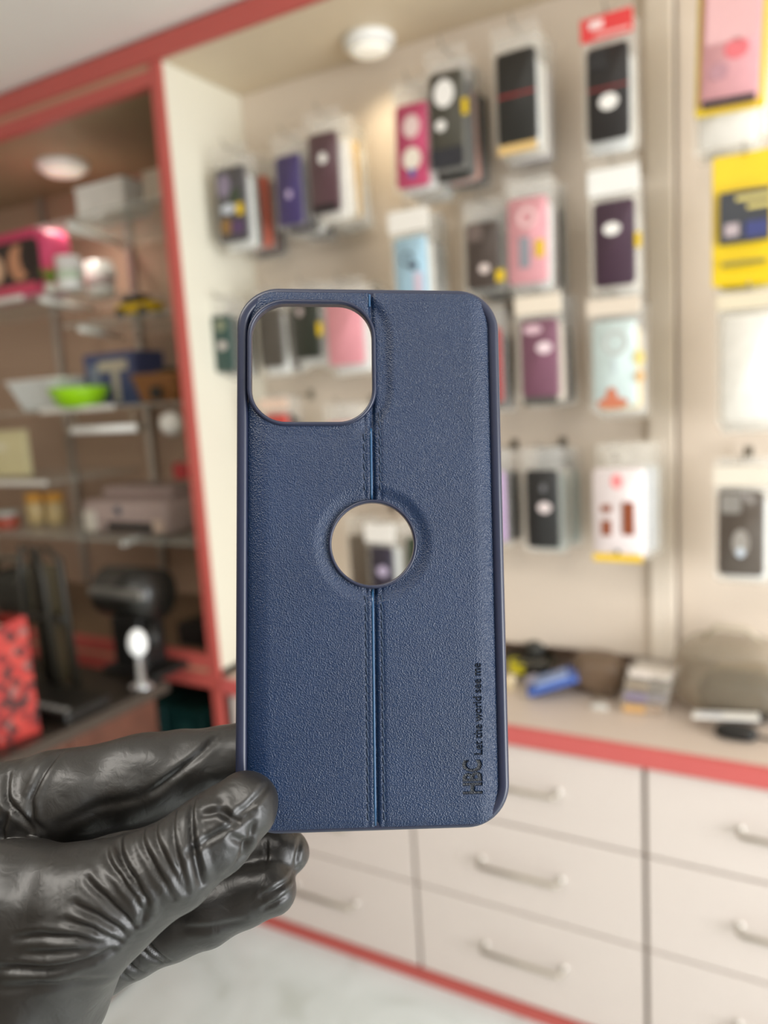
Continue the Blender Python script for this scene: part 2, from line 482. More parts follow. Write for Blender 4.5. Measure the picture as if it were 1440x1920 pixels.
# third row
stack(-1.33, 1.43, .13, .08, .165, '#c4483f', 'red topped phone case packet low in the camera cutout', 'the red cutout phone case', 2, ['#3a322b'], header=('#e4c8b4', .03))
stack(-1.12, 1.40, .13, .088, .165, '#e2b0ac', 'blush phone case packet low in the camera cutout', 'the blush cutout phone case', 3, ['#e9e4da', '#3a302a'])
stack(-.70, 1.60, .13, .08, .175, '#9c2f33', 'deep red phone case packet peeping out beside the blue phone case', 'the deep red phone case', 3, ['#2b211c', '#241c18'])
stack(-.567, 1.606, .13, .088, .175, '#7d5264', 'mauve phone case packet in the third row of hooks', 'the mauve phone case', 4, ['#d9c9b6', '#3a3128', '#2e2720'], bag='cloudy', header=('#e6d9c6', .04), top=.055, decor=[('disc', -.014, .066, .022, .01, '#dcb9c2'), ('disc', .012, .024, .018, .013, '#f0d9de'), ('rect', 0, -.096, .08, .018, '#55544e', 'base_band')])
stack(-.40, 1.582, .13, .094, .185, '#cfdedb', 'mint phone case packet with ring and orange mountain print', 'the mint phone case', 3, ['#e2c987', '#d9c9d2', '#e9e4da'], bag='clear', header=('#ddcfbd', .036), top=.05,
      decor=[('ring', .004, .045, .018, .027, '#b9bcb8', 'magnet_ring'), ('rect', .0, -.005, .008, .03, '#c2cdd0', 'print_line'), ('disc', -.004, -.084, .034, .012, '#c9785a', 'print_hill'), ('disc', -.006, -.068, .012, .018, '#c9785a', 'print_hill'), ('disc', .054, .01, .011, .016, '#f2dd8a', 'gold_bead'), ('disc', .055, -.03, .01, .013, '#e8bf86', 'gold_bead')])
stack(-.133, 1.555, .12, .10, .21, '#f2eee4', 'crumpled white packet hanging at the right edge', 'the crumpled white packet', 4, ['#e9e4da', '#dfe0dc', '#e9e4da'], bag='cloudy', header=('#dfd2b6', .03), top=.04)
# bottom row
stack(-1.075, 1.10, .13, .085, .155, '#6a5f52', 'brown grey phone case packet seen left in the round hole', 'the left round-hole phone case', 2, ['#dfe0dc', '#3b342c'])
stack(-1.0, 1.085, .10, .068, .14, '#35303e', 'dark violet phone case packet seen through the round hole', 'the dark violet round-hole phone case', 3, ['#dfe0dc', '#e9e4da'], header=('#e9e4dc', .05), top=.055, decor=[('disc', .002, .005, .016, .014, '#c3b6cf')])
stack(-.90, 1.10, .12, .07, .16, '#3b4a38', 'dark green phone case packet at the right of the round hole', 'the green round-hole phone case', 2, ['#dfe0dc', '#dfe0dc'])
stack(-.70, 1.262, .13, .07, .175, '#b79ac0', 'lilac phone case packet beside the edge of the blue phone case', 'the lilac phone case', 3, ['#2f2924', '#2b2520'])
stack(-.572, 1.258, .13, .078, .185, '#2a2a2a', 'charcoal phone case packet in the bottom row of hooks', 'the charcoal phone case', 5, ['#8b9c94', '#a6b2ab', '#d9d3c9'], decor=[('disc', .006, .004, .016, .013, '#e6d8d6'), ('disc', .004, .05, .006, .01, '#77777a')])
bx = packet(-.394, .12, 1.252, .108, .205, '#efe3e2', 'white boxed accessory with brown windows and a yellow foot', 'accessory box', bag=None, thick=.03,
            decor=[('disc', 0, .075, .013, .016, '#ee8d8d', 'printed_logo'), ('rect', -.024, .014, .022, .016, '#8d4a2c', 'brown_window'), ('rect', -.024, -.03, .022, .034, '#8d4a2c', 'brown_window'), ('rect', .024, -.008, .026, .074, '#8d4a2c', 'brown_window'), ('rect', 0, -.097, .108, .016, '#efc51a', 'yellow_foot'), ('rect', 0, -.084, .009, .009, '#6b6b68', 'printed_mark')])
hook(-.394, 1.372, .10, 'the white accessory box')
MB().slab(.05, .05, .004, .01, .001, (0, .005, .112), 3).build('hang_tab', CLEAR_DIM, bx)
for k in range(3):
    packet(-.394 + .008 * k, .165 + .035 * k, 1.25, .10, .20, ['#dfe3e6', '#c9cfd6', '#dfe0dc'][k], 'pale packet hanging ' + ORD[k] + ' behind the white accessory box', 'phone case packet', bag='cloudy', group='packets queued behind the white accessory box')
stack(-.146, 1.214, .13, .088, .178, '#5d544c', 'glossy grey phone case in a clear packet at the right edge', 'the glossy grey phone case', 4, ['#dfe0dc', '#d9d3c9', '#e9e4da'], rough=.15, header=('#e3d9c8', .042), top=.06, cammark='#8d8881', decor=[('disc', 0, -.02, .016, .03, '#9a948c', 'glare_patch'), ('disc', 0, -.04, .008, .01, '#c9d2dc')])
# ------------------------------------------------------------------ things lying on the worktop
ZW = .768
dc = thing('cable_bundle', 'dark bundle of coiled cables at the case edge on the worktop', 'cables', (-.675, .30, ZW))
for k in range(5):
    r_ = .03 + .006 * k
    MB().tube([(r_ * 1.2 * math.cos(a * .4 + k), r_ * math.sin(a * .4 + k), .008 + .012 * k + .006 * math.sin(a * .8)) for a in range(0, 17)], .007, 8).build('coil', mat(['#2b2a26', '#4a463a', '#33322c'][k % 3], .5), dc, True)
blob('connector', (.05, .045, .05), mat('#3a3a36', .5), dc, .1, 3, loc=(.01, .01, .05), level=3)
yt = thing('price_tag', 'small yellow tag stuck in the dark cable bundle', 'tag', (-.695, .25, ZW + .045))
MB().slab(.042, .045, .006, .012, .001).build('card', mat('#d8cb2a', .5), yt)
MB().lathe([(.004, -.005), (.004, .005)], (0, 0, .016), 10, 'y').build('eyelet', WIRE, yt)
cr_ = thing('cream_roll', 'small cream coloured roll beside the blue case on the worktop', 'roll', (-.70, .20, ZW))
MB().lathe([(.016, 0), (.018, .004), (.018, .034), (.016, .038)], n=20).build('tape', mat('#e3d2ae', .6), cr_, True)
MB().lathe([(.008, .0385), (.008, .0395)], n=14).build('core', mat('#8a7a5e', .6), cr_)
bp_ = thing('blue_packet', 'bright blue plastic packet lying tilted on the worktop', 'packet', (-.585, .20, ZW + .0385), .35, ry=-.32)
MB().box((0, 0, 0), (.13, .09, .016), .004).build('pouch', mat('#3f62b0', .25, var=.25, scale=30), bp_)
MB().box((.0, -.01, .012), (.085, .055, .01), .003).build('insert', mat('#8fa3cf', .3), bp_)
MB().box((-.05, .02, .012), (.03, .04, .008), .003).build('card', mat('#c9c4d6', .4), bp_)
bb = thing('brown_bag', 'crumpled brown plastic bag behind the blue packet on the worktop', 'bag', (-.485, .27, ZW))
blob('bag', (.13, .11, .10), mat('#7b6652', .3, var=.2, alpha=.85), bb, .14, 5)
MB().box((.02, -.03, .015), (.06, .04, .028), .004).build('content_box', mat('#6b5a49', .5), bb)
ws = thing('white_clip', 'small pale clip lying by the brown bag on the worktop', 'clip', (-.455, .155, ZW))
MB().box((0, 0, .006), (.038, .014, .012), .003).build('grip', mat('#dcdcd6', .4), ws)
MB().tube([(-.014, 0, .012), (-.018, 0, .026), (.006, 0, .024), (.012, 0, .012)], .0025, 8).build('spring', STEEL, ws, True)
for k in range(4):
    cp = thing('clear_packet', ['clear packet with orange base at the bottom of the low pile', 'clear packet with dark cover second from the bottom of the low pile', 'clear packet with grey cover third in the low pile', 'clear packet with pale cover on top of the low pile'][k],
               'packet', (-.36 + .006 * k, .20 + .008 * k, ZW + .0125 + .0255 * k), .1 - .07 * k, 'clear packets piled on the worktop')
    MB().box((0, 0, 0), (.105, .085, .025), .006).build('pouch', CLEAR_DIM, cp)
    MB().box((0, 0, -.004), (.088, .068, .012), .003).build('cover', mat(['#b98a5c', '#6f6680', '#5d5146', '#e9dfd6'][k], .4), cp)
    MB().box((-.02, -.042, 0), (.05, .002, .016)).build('label_strip', mat(['#d9ab6b', '#8f84a0', '#a99a86', '#efe6dd'][k], .5), cp)
pb = thing('plastic_bag', 'large cloudy plastic bag of accessories at the right end of the worktop', 'bag', (-.175, .245, ZW))
blob('bag', (.25, .17, .185), mat('#a99b84', .2, var=.15, alpha=.38, spec=.7), pb, .13, 11, 6)
blob('dark_filling', (.17, .11, .105), mat('#2e2d29', .5), pb, .1, 4, loc=(.02, -.02, .0))
MB().box((.03, .03, .06), (.12, .05, .10), .006).build('inner_box', mat('#8d7d66', .5), pb)
MB().tube([(-.06, .0, .17), (-.03, 0, .205), (.03, .01, .20), (.07, .01, .165)], .006, 8).build('rolled_top', mat('#c9bda6', .3, alpha=.8), pb, True)
cb = thing('charger_block', 'black oval charger lying in front of the cloudy plastic bag', 'charger', (-.15, .105, ZW))
blob('body', (.085, .045, .03), BLACK, cb, .03, 9, level=3)
MB().tube([(.04, 0, .012), (.07, .01, .006), (.12, -.01, .004), (.18, .0, .004)], .0035, 8).build('cable', BLACK, cb, True)
st = thing('white_card', 'white card strip leaning on the black charger', 'card', (-.175, .135, ZW + .036), .12, ry=-.06)
MB().box((0, 0, 0), (.135, .035, .006), .002).build('card', WHITE, st)
MB().box((-.03, -.004, .0036), (.05, .014, .0012)).build('print', mat('#b9bcc4', .5), st)

# ------------------------------------------------------------------ left bay with glass shelves
lb = thing('shelf_bay', 'shade-browned display bay with red frame left of the packet niche', 'cabinet', (-2.4, .3, .76))


def lpart(name, x0, x1, y0, y1, z0, z1, m, ch=0.):
    o = sbox(name, x0, x1, y0, y1, z0, z1, m, lb, ch)
    o.location = Vector(o.location) - Vector(lb.location)
    return o


lpart('back_panel', -3.35, -1.54, .575, .6, .0, 2.43, SHADED_LAM)
lpart('top_panel', -3.35, -1.54, .03, .575, 2.40, 2.431, mat('#9c8468', .5))  # darker brown: shade deep in the bay is part of this colour
lpart('top_rail', -3.35, -1.54, -.013, .02, 2.378, 2.414, RED, .002)
lpart('tan_strip', -3.35, -1.54, -.009, .02, 2.4145, 2.4315, TAN)
lpart('sill_rail', -3.35, -1.54, -.013, .02, .792, .830, RED, .002)
lpart('tan_strip', -3.35, -1.54, -.009, .02, .7785, .7915, TAN)
lpart('sill_rail', -3.35, -1.54, -.014, .02, .732, .778, RED, .002)
lpart('sill_board', -3.35, -1.54, .02, .575, .80, .82, mat('#7d654f', .5))
lpart('lower_shelf', -3.35, -1.54, .05, .575, .46, .48, mat('#5c4a3c', .6))
for x in (-2.742, -2.277, -1.80):
    lpart('upright', x - .014, x + .014, .555, .575, .83, 2.40, mat('#b7b2ab', .35, .7))
ld = thing('ceiling_downlight', 'round white downlight in the top of the brown shelf bay', 'light', (-2.30, .32, 2.40))
MB().lathe([(.085, 0), (.088, -.006), (.08, -.022), (.066, -.028)], n=28).build('housing', WHITE, ld, True)
pl = bpy.data.lights.new('downlight_glow', 'SPOT')
pl.energy, pl.color, pl.shadow_soft_size, pl.spot_size, pl.spot_blend = 14, (1, .93, .82), .06, 2.6, 1
plo = bpy.data.objects.new('downlight_glow', pl)
COL.objects.link(plo)
plo.location = (-2.30, .32, 2.35)
MB().lathe([(.065, -.0285), (.06, -.034), (.03, -.038)], n=28).build('diffuser', mat('#fff7e8', .5, emit=.25), ld, True)


def shelf(x0, x1, z, arm, label, front=None):
    t = thing('glass_shelf', label, 'shelf', ((x0 + x1) / 2, .36, z), group='glass shelves in the brown bay')
    xc = (x0 + x1) / 2
    MB().box((0, 0, -.004), (x1 - x0, .40, .008), .001).build('pane', GLASS, t)
    if arm:
        (ax, ay), (bx_, by) = arm
        MB().tube([(ax - xc, ay - .36, -.018), (bx_ - xc, by - .36, -.018)], .011, 10).build('bracket', mat('#eeece4', .3), t, True)
    if front:
        MB().box(((front[0] + front[1]) / 2 - xc, -.205, -.004), (front[1] - front[0], .01, .018), .002).build('front_edge', mat('#e8e6de', .3), t)


shelf(-2.28, -1.56, 2.165, ((-2.126, .17), (-2.269, .53)), 'topmost glass shelf holding the white boxes')
shelf(-3.3, -2.12, 1.953, ((-2.302, .17), (-2.47, .53)), 'glass shelf holding the pink box and white mugs', (-2.72, -2.38))
shelf(-2.2, -1.56, 1.839, ((-2.13, .17), (-2.33, .53)), 'glass shelf holding the yellow toy car')
shelf(-3.3, -1.56, 1.566, None, 'long glass shelf holding the blue box and green bowl', (-2.36, -2.0))
shelf(-3.3, -2.36, 1.316, None, 'glass shelf holding the cream book', (-2.68, -2.38))
shelf(-3.3, -1.56, 1.121, ((-2.05, .17), (-2.16, .53)), 'lowest glass shelf holding the white printer', None)

tb = thing('tube_lamp', 'short white tube lamp mounted under the long glass shelf', 'lamp', (-2.10, .20, 1.49))
MB().tube([(-.16, 0, 0), (.16, 0, 0)], .013, 12).build('tube', mat('#f5f4ee', .3, emit=.25), tb, True)
for s in (-1, 1):
    MB().lathe([(.015, 0), (.015, s * .012)], (s * .16, 0, 0), 12, 'x').build('end_cap', STEEL, tb)
    MB().box((s * .14, .0, .033), (.012, .012, .046)).build('clip', STEEL, tb)

t = thing('white_box', 'bright white box on the topmost glass shelf', 'box', (-2.02, .27, 2.166))
MB().box((0, 0, .048), (.215, .12, .096), .004).build('carton', mat('#f2f0ea', .5), t)
MB().box((0, 0, .097), (.22, .125, .008), .003).build('lid', mat('#f6f4ee', .5), t)
t = thing('pale_box', 'small pale beige box near the post on the topmost shelf', 'box', (-1.76, .25, 2.166))
MB().box((0, 0, .043), (.105, .1, .086), .003).build('carton', mat('#c9bcaa', .5), t)
MB().box((0, 0, .088), (.108, .104, .006), .002).build('lid', mat('#d3c7b6', .5), t)
t = thing('grey_canister', 'grey canister between the two boxes on the topmost shelf', 'canister', (-1.93, .46, 2.166))
MB().lathe([(.045, 0), (.047, .005), (.047, .12), (.044, .125)], n=24).build('body', mat('#8f8b82', .4), t, True)
MB().lathe([(.048, .1255), (.048, .145), (.04, .15)], n=24).build('lid', mat('#77736b', .4), t, True)

# pink gift box with a portrait print
t = thing('pink_box', 'magenta gift box with a face print at the left edge', 'gift box', (-2.50, .25, 1.954))
MB().slab(.43, .225, .10, .05, .004, (0, 0, .1125), 6).build('box', mat('#d64a72', .45), t, True)
MB().slab(.36, .16, .004, .03, .001, (.0, -.0525, .112), 5).build('print_panel', mat('#2b1c17', .5), t)
ellipse_disc(.055, .06, -.0565, c=(.07, .118), n=24).build('printed_face', mat('#c98f6b', .5, var=.15), t)
ellipse_disc(.05, .05, -.0565, c=(-.06, .11), n=24).build('printed_face', mat('#d9b08f', .5, var=.15), t)
ellipse_disc(.03, .05, -.0572, c=(.112, .13), n=20).build('printed_hair', mat('#23150f', .5), t)
MB().box((.02, -.0555, .038), (.26, .003, .02)).build('printed_band', mat('#e0526e', .45), t)
lf = thing('artificial_plant', 'small green artificial plant beside the pink box', 'plant', (-2.285, .20, 1.954))
MB().lathe([(.018, 0), (.022, .03), (.019, .03), (.017, .028)], n=16).build('pot', mat('#ddd8cc', .5), lf, True)
for k in range(9):
    a = k * 2.4
    q = Vector((math.cos(a), math.sin(a), 0))
    b0, b1, b2 = Vector((0, 0, .026)), q * .02 + Vector((0, 0, .06)), q * .038 + Vector((0, 0, .075 + .004 * (k % 3)))
    s_ = Vector((-q.y, q.x, 0)) * .011
    MB().add([b0, b1 - s_, b1 + s_, b2, b1 + Vector((0, 0, .003))], [(0, 1, 4), (0, 4, 2), (1, 3, 4), (4, 3, 2)]).build('leaf', mat('#6f8f2e', .5, var=.3), lf)


def mug(x, y, z, r, h, label, band):
    t = thing('mug', label, 'mug', (x, y, z), group='white mugs beside the pink box')
    MB().lathe([(r * .9, 0), (r, .006), (r, h), (r * .92, h), (r * .9, .01)], n=28).build('body', mat('#eceae6', .25), t, True)
    MB().tube([(r * .95, 0, h * .8), (r * 1.5, 0, h * .75), (r * 1.6, 0, h * .5), (r * 1.45, 0, h * .28), (r * .95, 0, h * .22)], .006, 8).build('handle', mat('#eceae6', .25), t, True)
    MB().lathe([(r * 1.004, h * .3), (r * 1.004, h * .6)], n=28).build('printed_band', mat(band, .4), t, True)


mug(-2.205, .215, 1.954, .040, .11, 'white mug with a pale green band nearer the pink box', '#c9d8bf')
mug(-2.27, .40, 1.954, .048, .122, 'white mug with a pink grey band farther from the pink box', '#c9b6b4')

t = thing('toy_car', 'yellow toy car with a black top on the glass shelf', 'toy car', (-1.925, .24, 1.840))
MB().box((0, 0, .03), (.155, .07, .032), .01).build('body', mat('#e0b80f', .3), t, True)
MB().box((-.01, 0, .057), (.085, .06, .03), .012).build('cabin', mat('#1d1b17', .25), t, True)
for sx in (-.05, .05):
    for sy in (-1, 1):
        MB().lathe([(.016, 0), (.016, sy * .012)], (sx, sy * .029, .016), 14, 'y').build('wheel', BLACK, t)
t = thing('black_speaker', 'little black cube speaker next to the red post on the shelf', 'speaker', (-1.71, .24, 1.840))
MB().box((0, 0, .022), (.07, .06, .044), .006).build('body', BLACK, t)
MB().lathe([(.016, -.032), (.012, -.034)], (0, 0, .022), 16, 'y').build('cone', mat('#34322e', .6), t)

t = thing('blue_box', 'blue printed carton with a cream T shaped picture', 'box', (-2.155, .362, 1.567))
MB().box((0, 0, .09), (.25, .14, .18), .003).build('carton', mat('#4a5480', .5, var=.1), t)
MB().box((.02, -.071, .135), (.14, .003, .035)).build('printed_bar', mat('#cbbfae', .5), t)
MB().box((.03, -.0715, .07), (.03, .003, .12)).build('printed_stem', mat('#c6bbaa', .5), t)
MB().box((-.075, -.071, .09), (.05, .003, .10)).build('printed_mug', mat('#8790a8', .5), t)
t = thing('green_bowl', 'bright lime green bowl in front of the blue carton', 'bowl', (-2.19, .185, 1.567))
MB().lathe([(.05, 0), (.075, .012), (.094, .05), (.098, .062), (.09, .06), (.07, .02), (.03, .012)], n=32).build('bowl', mat('#9fdc1a', .3), t, True)
MB().lathe([(.099, .0615), (.101, .065), (.097, .067)], n=32).build('rim', mat('#b5ea3c', .3), t, True)
t = thing('white_tray', 'white deep tray left of the green bowl', 'tray', (-2.43, .26, 1.567))
m = MB()
for (hw, hh, z) in ((.10, .06, 0), (.14, .09, .1), (.147, .097, .104), (.135, .085, .1), (.096, .055, .008)):
    m.v += [(x, y, z) for x, y in rrect(hw, hh, .03, 4)]
n_ = 20
for j in range(4):
    m.f += [(j * n_ + i, j * n_ + (i + 1) % n_, (j + 1) * n_ + (i + 1) % n_, (j + 1) * n_ + i) for i in range(n_)]
m.f += [tuple(range(n_ - 1, -1, -1)), tuple(4 * n_ + i for i in range(n_))]
m.build('tray', mat('#dfe4e2', .4), t)
MB().tube([(x, y, .104) for x, y in rrect(.142, .092, .03, 4)] + [(.142, .062, .104)], .005, 6).build('rim', WHITE, t, True)
t = thing('wicker_basket', 'brown open basket with a dark pouch inside', 'basket', (-1.86, .26, 1.567))
m = MB()
for (hw, hh, z) in ((.075, .05, 0), (.1, .065, .085), (.094, .059, .085), (.07, .045, .006)):
    m.v += [(x, y, z) for x, y in rrect(hw, hh, .02, 4)]
for j in range(3):
    m.f += [(j * n_ + i, j * n_ + (i + 1) % n_, (j + 1) * n_ + (i + 1) % n_, (j + 1) * n_ + i) for i in range(n_)]
m.f += [tuple(range(n_ - 1, -1, -1)), tuple(3 * n_ + i for i in range(n_))]
m.build('basket_body', mat('#8a5a2c', .6, var=.2, scale=60, bump=.6, bscale=120), t)
MB().tube([(x, y, .086) for x, y in rrect(.098, .063, .02, 4)] + [(.098, .043, .086)], .006, 6).build('rim', mat('#9a6936', .6), t, True)
blob('pouch', (.09, .06, .09), mat('#201c17', .5), t, .08, 2, loc=(.01, -.0, .02), level=3)
MB().slab(.05, .04, .004, .006, .001, (.015, -.066, .03), 3).build('label_patch', mat('#191611', .5), t)
t = thing('door_knob', 'round white knob on a short rod by the red post', 'knob', (-1.72, .12, 1.50))
MB().lathe([(.012, .03), (.03, .02), (.037, .0), (.03, -.02), (.012, -.03)], n=20, axis='y').build('knob', WHITE, t, True)
MB().tube([(0, .03, 0), (0, .455, 0)], .008, 8).build('rod', STEEL, t, True)

t = thing('cream_book', 'cream yellow book standing upright at the left edge', 'book', (-2.88, .36, 1.317))
MB().slab(.27, .18, .03, .006, .002, (0, 0, .09), 3).build('cover', mat('#e9dfae', .5), t)
MB().box((0, .0, .09), (.262, .024, .181)).build('pages', mat('#f1ecdc', .7), t)
MB().box((-.03, -.0155, .115), (.12, .002, .03)).build('title_block', mat('#efe8c9', .5), t)
for k, (x, y) in enumerate(((-2.74, .36), (-2.645, .38))):
    t = thing('honey_jar', ['orange lidded jar nearer the left edge on the lowest shelf', 'orange lidded jar farther from the left edge on the lowest shelf'][k], 'jar', (x, y, 1.122), group='two jars on the lowest shelf')
    MB().lathe([(.032, 0), (.036, .006), (.036, .075), (.030, .088)], n=22).build('jar_body', mat('#d8c08a', .25), t, True)
    MB().lathe([(.034, .0885), (.035, .092), (.035, .118), (.031, .122)], n=22).build('lid', mat('#e2a136', .35), t, True)
t = thing('red_tin', 'small red tin at the left edge of the lowest shelf', 'tin', (-2.77, .25, 1.122))
MB().lathe([(.042, 0), (.044, .004), (.044, .045), (.042, .048)], n=22).build('tin', mat('#a84a35', .4), t, True)
MB().lathe([(.045, .0485), (.045, .064), (.04, .068)], n=22).build('lid', mat('#b9bdb5', .4), t, True)

t = thing('photo_printer', 'pale pinkish desktop printer with a black paper slot', 'printer', (-2.10, .34, 1.122))
MB().box((0, 0, .06), (.41, .22, .115), .018).build('body', mat('#b9a5a0', .45), t, True)
MB().box((.0, .03, .135), (.34, .15, .05), .015).build('scanner_lid', mat('#a8948f', .45), t, True)
MB().box((.03, -.111, .03), (.22, .006, .03), .002).build('paper_slot', BLACK, t)
MB().box((-.165, -.112, .045), (.06, .012, .075), .006).build('ink_door', mat('#d9d3c6', .4), t)
MB().lathe([(.017, -.111), (.015, -.116)], (-.02, 0, .085), 16, 'y').build('power_button', mat('#5d626c', .4), t)
MB().box((.17, -.113, .035), (.05, .014, .045), .008).build('corner_guard', mat('#d6c0b0', .4), t)
t = thing('white_folder', 'off-white folder standing by the red post on the lowest shelf', 'folder', (-1.86, .46, 1.122))
MB().slab(.16, .21, .02, .006, .002, (0, 0, .105), 3).build('cover', mat('#cfc3b6', .5), t)
MB().box((0, -.011, .07), (.08, .002, .04)).build('label', mat('#ddd5cb', .5), t)
t = thing('red_tag', 'small dark red tag hanging beside the red post', 'tag', (-1.70, .12, 1.355))
MB().slab(.06, .05, .006, .012, .001).build('card', mat('#a51f25', .4), t)
MB().tube([(0, 0, .024), (.02, .03, .06), (.11, -.06, .075), (.16, -.11, .08)], .0015, 6).build('cord', mat('#6b2a2a', .5), t)

# ------------------------------------------------------------------ dark service desk at the lower left
dk = thing('service_desk', 'dark wooden service desk running towards the viewer at left', 'desk', (-2.1, -.7, 0))
sbox('top', -.65, .52, -.62, .56, .765, .80, mat('#2a231d', .3, var=.25, scale=8), dk, .003)
WOOD = ramp_mat('desk_wood', [(.3, '#4a2a1d'), (.6, '#6a4030'), (.8, '#7a4c38')], scale=9, rough=.4)
for k in range(4):
    sbox('side_board', .47, .495, -.60 + .285 * k, -.60 + .285 * k + .28, .02, .765, WOOD, dk, .002)
sbox('edge_strip', .5205, .527, -.62, .56, .768, .798, mat('#4d443c', .25, .3), dk)
sbox('front_board', -.62, .465, .50, .52, .02, .765, WOOD, dk)

t = thing('gift_bag', 'red patterned paper gift bag at the left edge', 'gift bag', (-1.755, -.545, .801), -.15)
bagm = ramp_mat('red_pattern_paper', [(0, '#6b1716'), (.28, '#a82c26'), (.48, '#3a1b19'), (.6, '#b83a30'), (.86, '#7d615b')], 'voronoi', scale=55, rough=.45, constant=True)
m = MB()
m.add([(-.15, -.05, 0), (.13, -.05, 0), (.13, .05, 0), (-.15, .05, 0), (-.155, -.055, .24), (.135, -.055, .27), (.135, .05, .29), (-.155, .05, .26),
       (-.148, -.048, .24), (.128, -.048, .27), (.128, .043, .29), (-.148, .043, .26)],
      [(0, 3, 2, 1), (0, 1, 5, 4), (1, 2, 6, 5), (2, 3, 7, 6), (3, 0, 4, 7), (4, 5, 9, 8), (5, 6, 10, 9), (6, 7, 11, 10), (7, 4, 8, 11)])
m.build('paper_bag', bagm, t)
MB().tube([(-.06, -.056, .22), (-.05, -.06, .29), (0, -.062, .32), (.05, -.06, .30), (.06, -.056, .24)], .004, 8).build('rope_handle', mat('#b03a30', .6), t, True)
blob('tissue', (.2, .06, .05), mat('#b99c86', .7), t, .2, 6, 7, loc=(-.01, 0, .225))
ellipse_disc(.02, .045, -.0565, c=(.075, .1), n=20).build('white_sticker', mat('#cfcfd2', .4), t)

t = thing('heat_press', 'black rounded heat press machine with a silver band on the desk', 'machine', (-1.68, -.10, .801))
MB().tube([(-.13, 0, .23), (.06, 0, .23)], .074, 24).build('drum', mat('#1c1b18', .3), t, True)
MB().box((-.03, -.07, .245), (.21, .02, .03), .008).build('silver_band', mat('#77756f', .3, .4), t, True)
MB().box((-.035, .0, .085), (.12, .10, .17), .015).build('stand', BLACK, t)
MB().box((-.02, .0, .01), (.22, .13, .02), .006).build('base_plate', BLACK, t)
MB().tube([(.02, -.02, .16), (.07, -.04, .13), (.08, -.05, .10)], .018, 12).build('lever', BLACK, t, True)
t = thing('bulb_lamp', 'small glossy white globe on a chrome stem at the desk edge', 'lamp', (-1.605, -.205, .801))
MB().lathe([(.034, 0), (.034, .008), (.012, .014), (.009, .085)], n=20).build('stem', mat('#c9ccd0', .2, .9), t, True)
MB().lathe([(.006, .086), (.014, .092), (.023, .104), (.026, .122), (.023, .142), (.015, .155), (.006, .162)], n=24).build('globe', mat('#f8fbf7', .12, emit=.3), t, True)
t = thing('card_reader', 'flat dark keypad device with pale keys on the desk', 'device', (-1.72, -.40, .801), 1.571)
MB().box((0, 0, .016), (.14, .28, .032), .008).build('body', mat('#14120f', .4), t)
for k in range(10):
    MB().box((-.055, -.12 + .026 * k, .034), (.014, .014, .006), .002).build('key', mat('#8f8d88', .3), t)
t = thing('folding_stand', 'dark folded stand with tall thin posts standing on the desk', 'stand', (-1.86, -.30, .801))
for k, x in enumerate((-.085, -.035, .03, .085)):
    MB().tube([(x, .0 + .02 * (k % 2), 0), (x * .9, .02 * (k % 2), .30 + .06 * (k % 2)), (x * .55, .0, .40)], [.011, .010, .007], 8).build('post', mat('#2b2820', .5), t, True)
MB().box((0, .005, .2), (.17, .014, .02), .004).build('cross_bar', mat('#24211b', .5), t)
MB().box((0, .03, .18), (.15, .006, .33), .002).build('olive_sheet', mat('#6b634c', .4, alpha=.8), t)
t = thing('camera_bag', 'black rounded bag at the far left of the sill', 'bag', (-2.52, .12, .821))
blob('bag', (.28, .16, .19), mat('#20211b', .6), t, .07, 8)
MB().tube([(-.1, -.04, .16), (-.06, -.06, .23), (.05, -.06, .235), (.1, -.04, .16)], .01, 8).build('strap', mat('#55554a', .6), t, True)
t = thing('paper_stack', 'small stack of pinkish white papers behind the gift bag', 'papers', (-1.95, -.42, .801))
MB().box((0, 0, .022), (.09, .12, .044), .002).build('paper_block', mat('#cbb3b4', .6), t)
MB().box((.01, -.005, .047), (.085, .11, .005), .001).build('top_sheet', mat('#ded0d2', .6), t)
t = thing('black_box', 'flat black box on the red sill next to the post', 'box', (-1.64, .12, .821))
MB().box((0, 0, .032), (.17, .12, .064), .006).build('carton', mat('#14110e', .5), t)
MB().box((0, 0, .067), (.172, .122, .006), .002).build('lid', mat('#1b1713', .5), t)
for k, x in enumerate((-1.92, -1.755)):
    t = thing('teal_box', ['dark teal storage box farther from the red post', 'dark teal storage box touching the red post side'][k], 'box', (x, .16, .481), group='teal boxes below the sill')
    MB().box((0, 0, .055), (.145, .16, .11), .006).build('body', mat('#0f3a38', .5), t)
    MB().box((0, 0, .1135), (.15, .165, .007), .002).build('lid', mat('#17443f', .5), t)
    MB().box((0, -.0815, .06), (.05, .003, .02)).build('label', mat('#2a5552', .5), t)
# ------------------------------------------------------------------ the blue phone case
CASE_ROT = ((0.8372195, -0.0708732, 0.5422551), (0.5429696, 0.2258998, -0.8087974), (-0.0651732, 0.9715690, 0.2276097))
case = thing('phone_case', 'navy blue leather-look phone case with camera cutout and round hole', 'phone case')
case.matrix_world = Matrix.Translation((-0.118515, -1.422396, 1.502676)) @ Matrix(CASE_ROT).to_4x4()
MM = .001


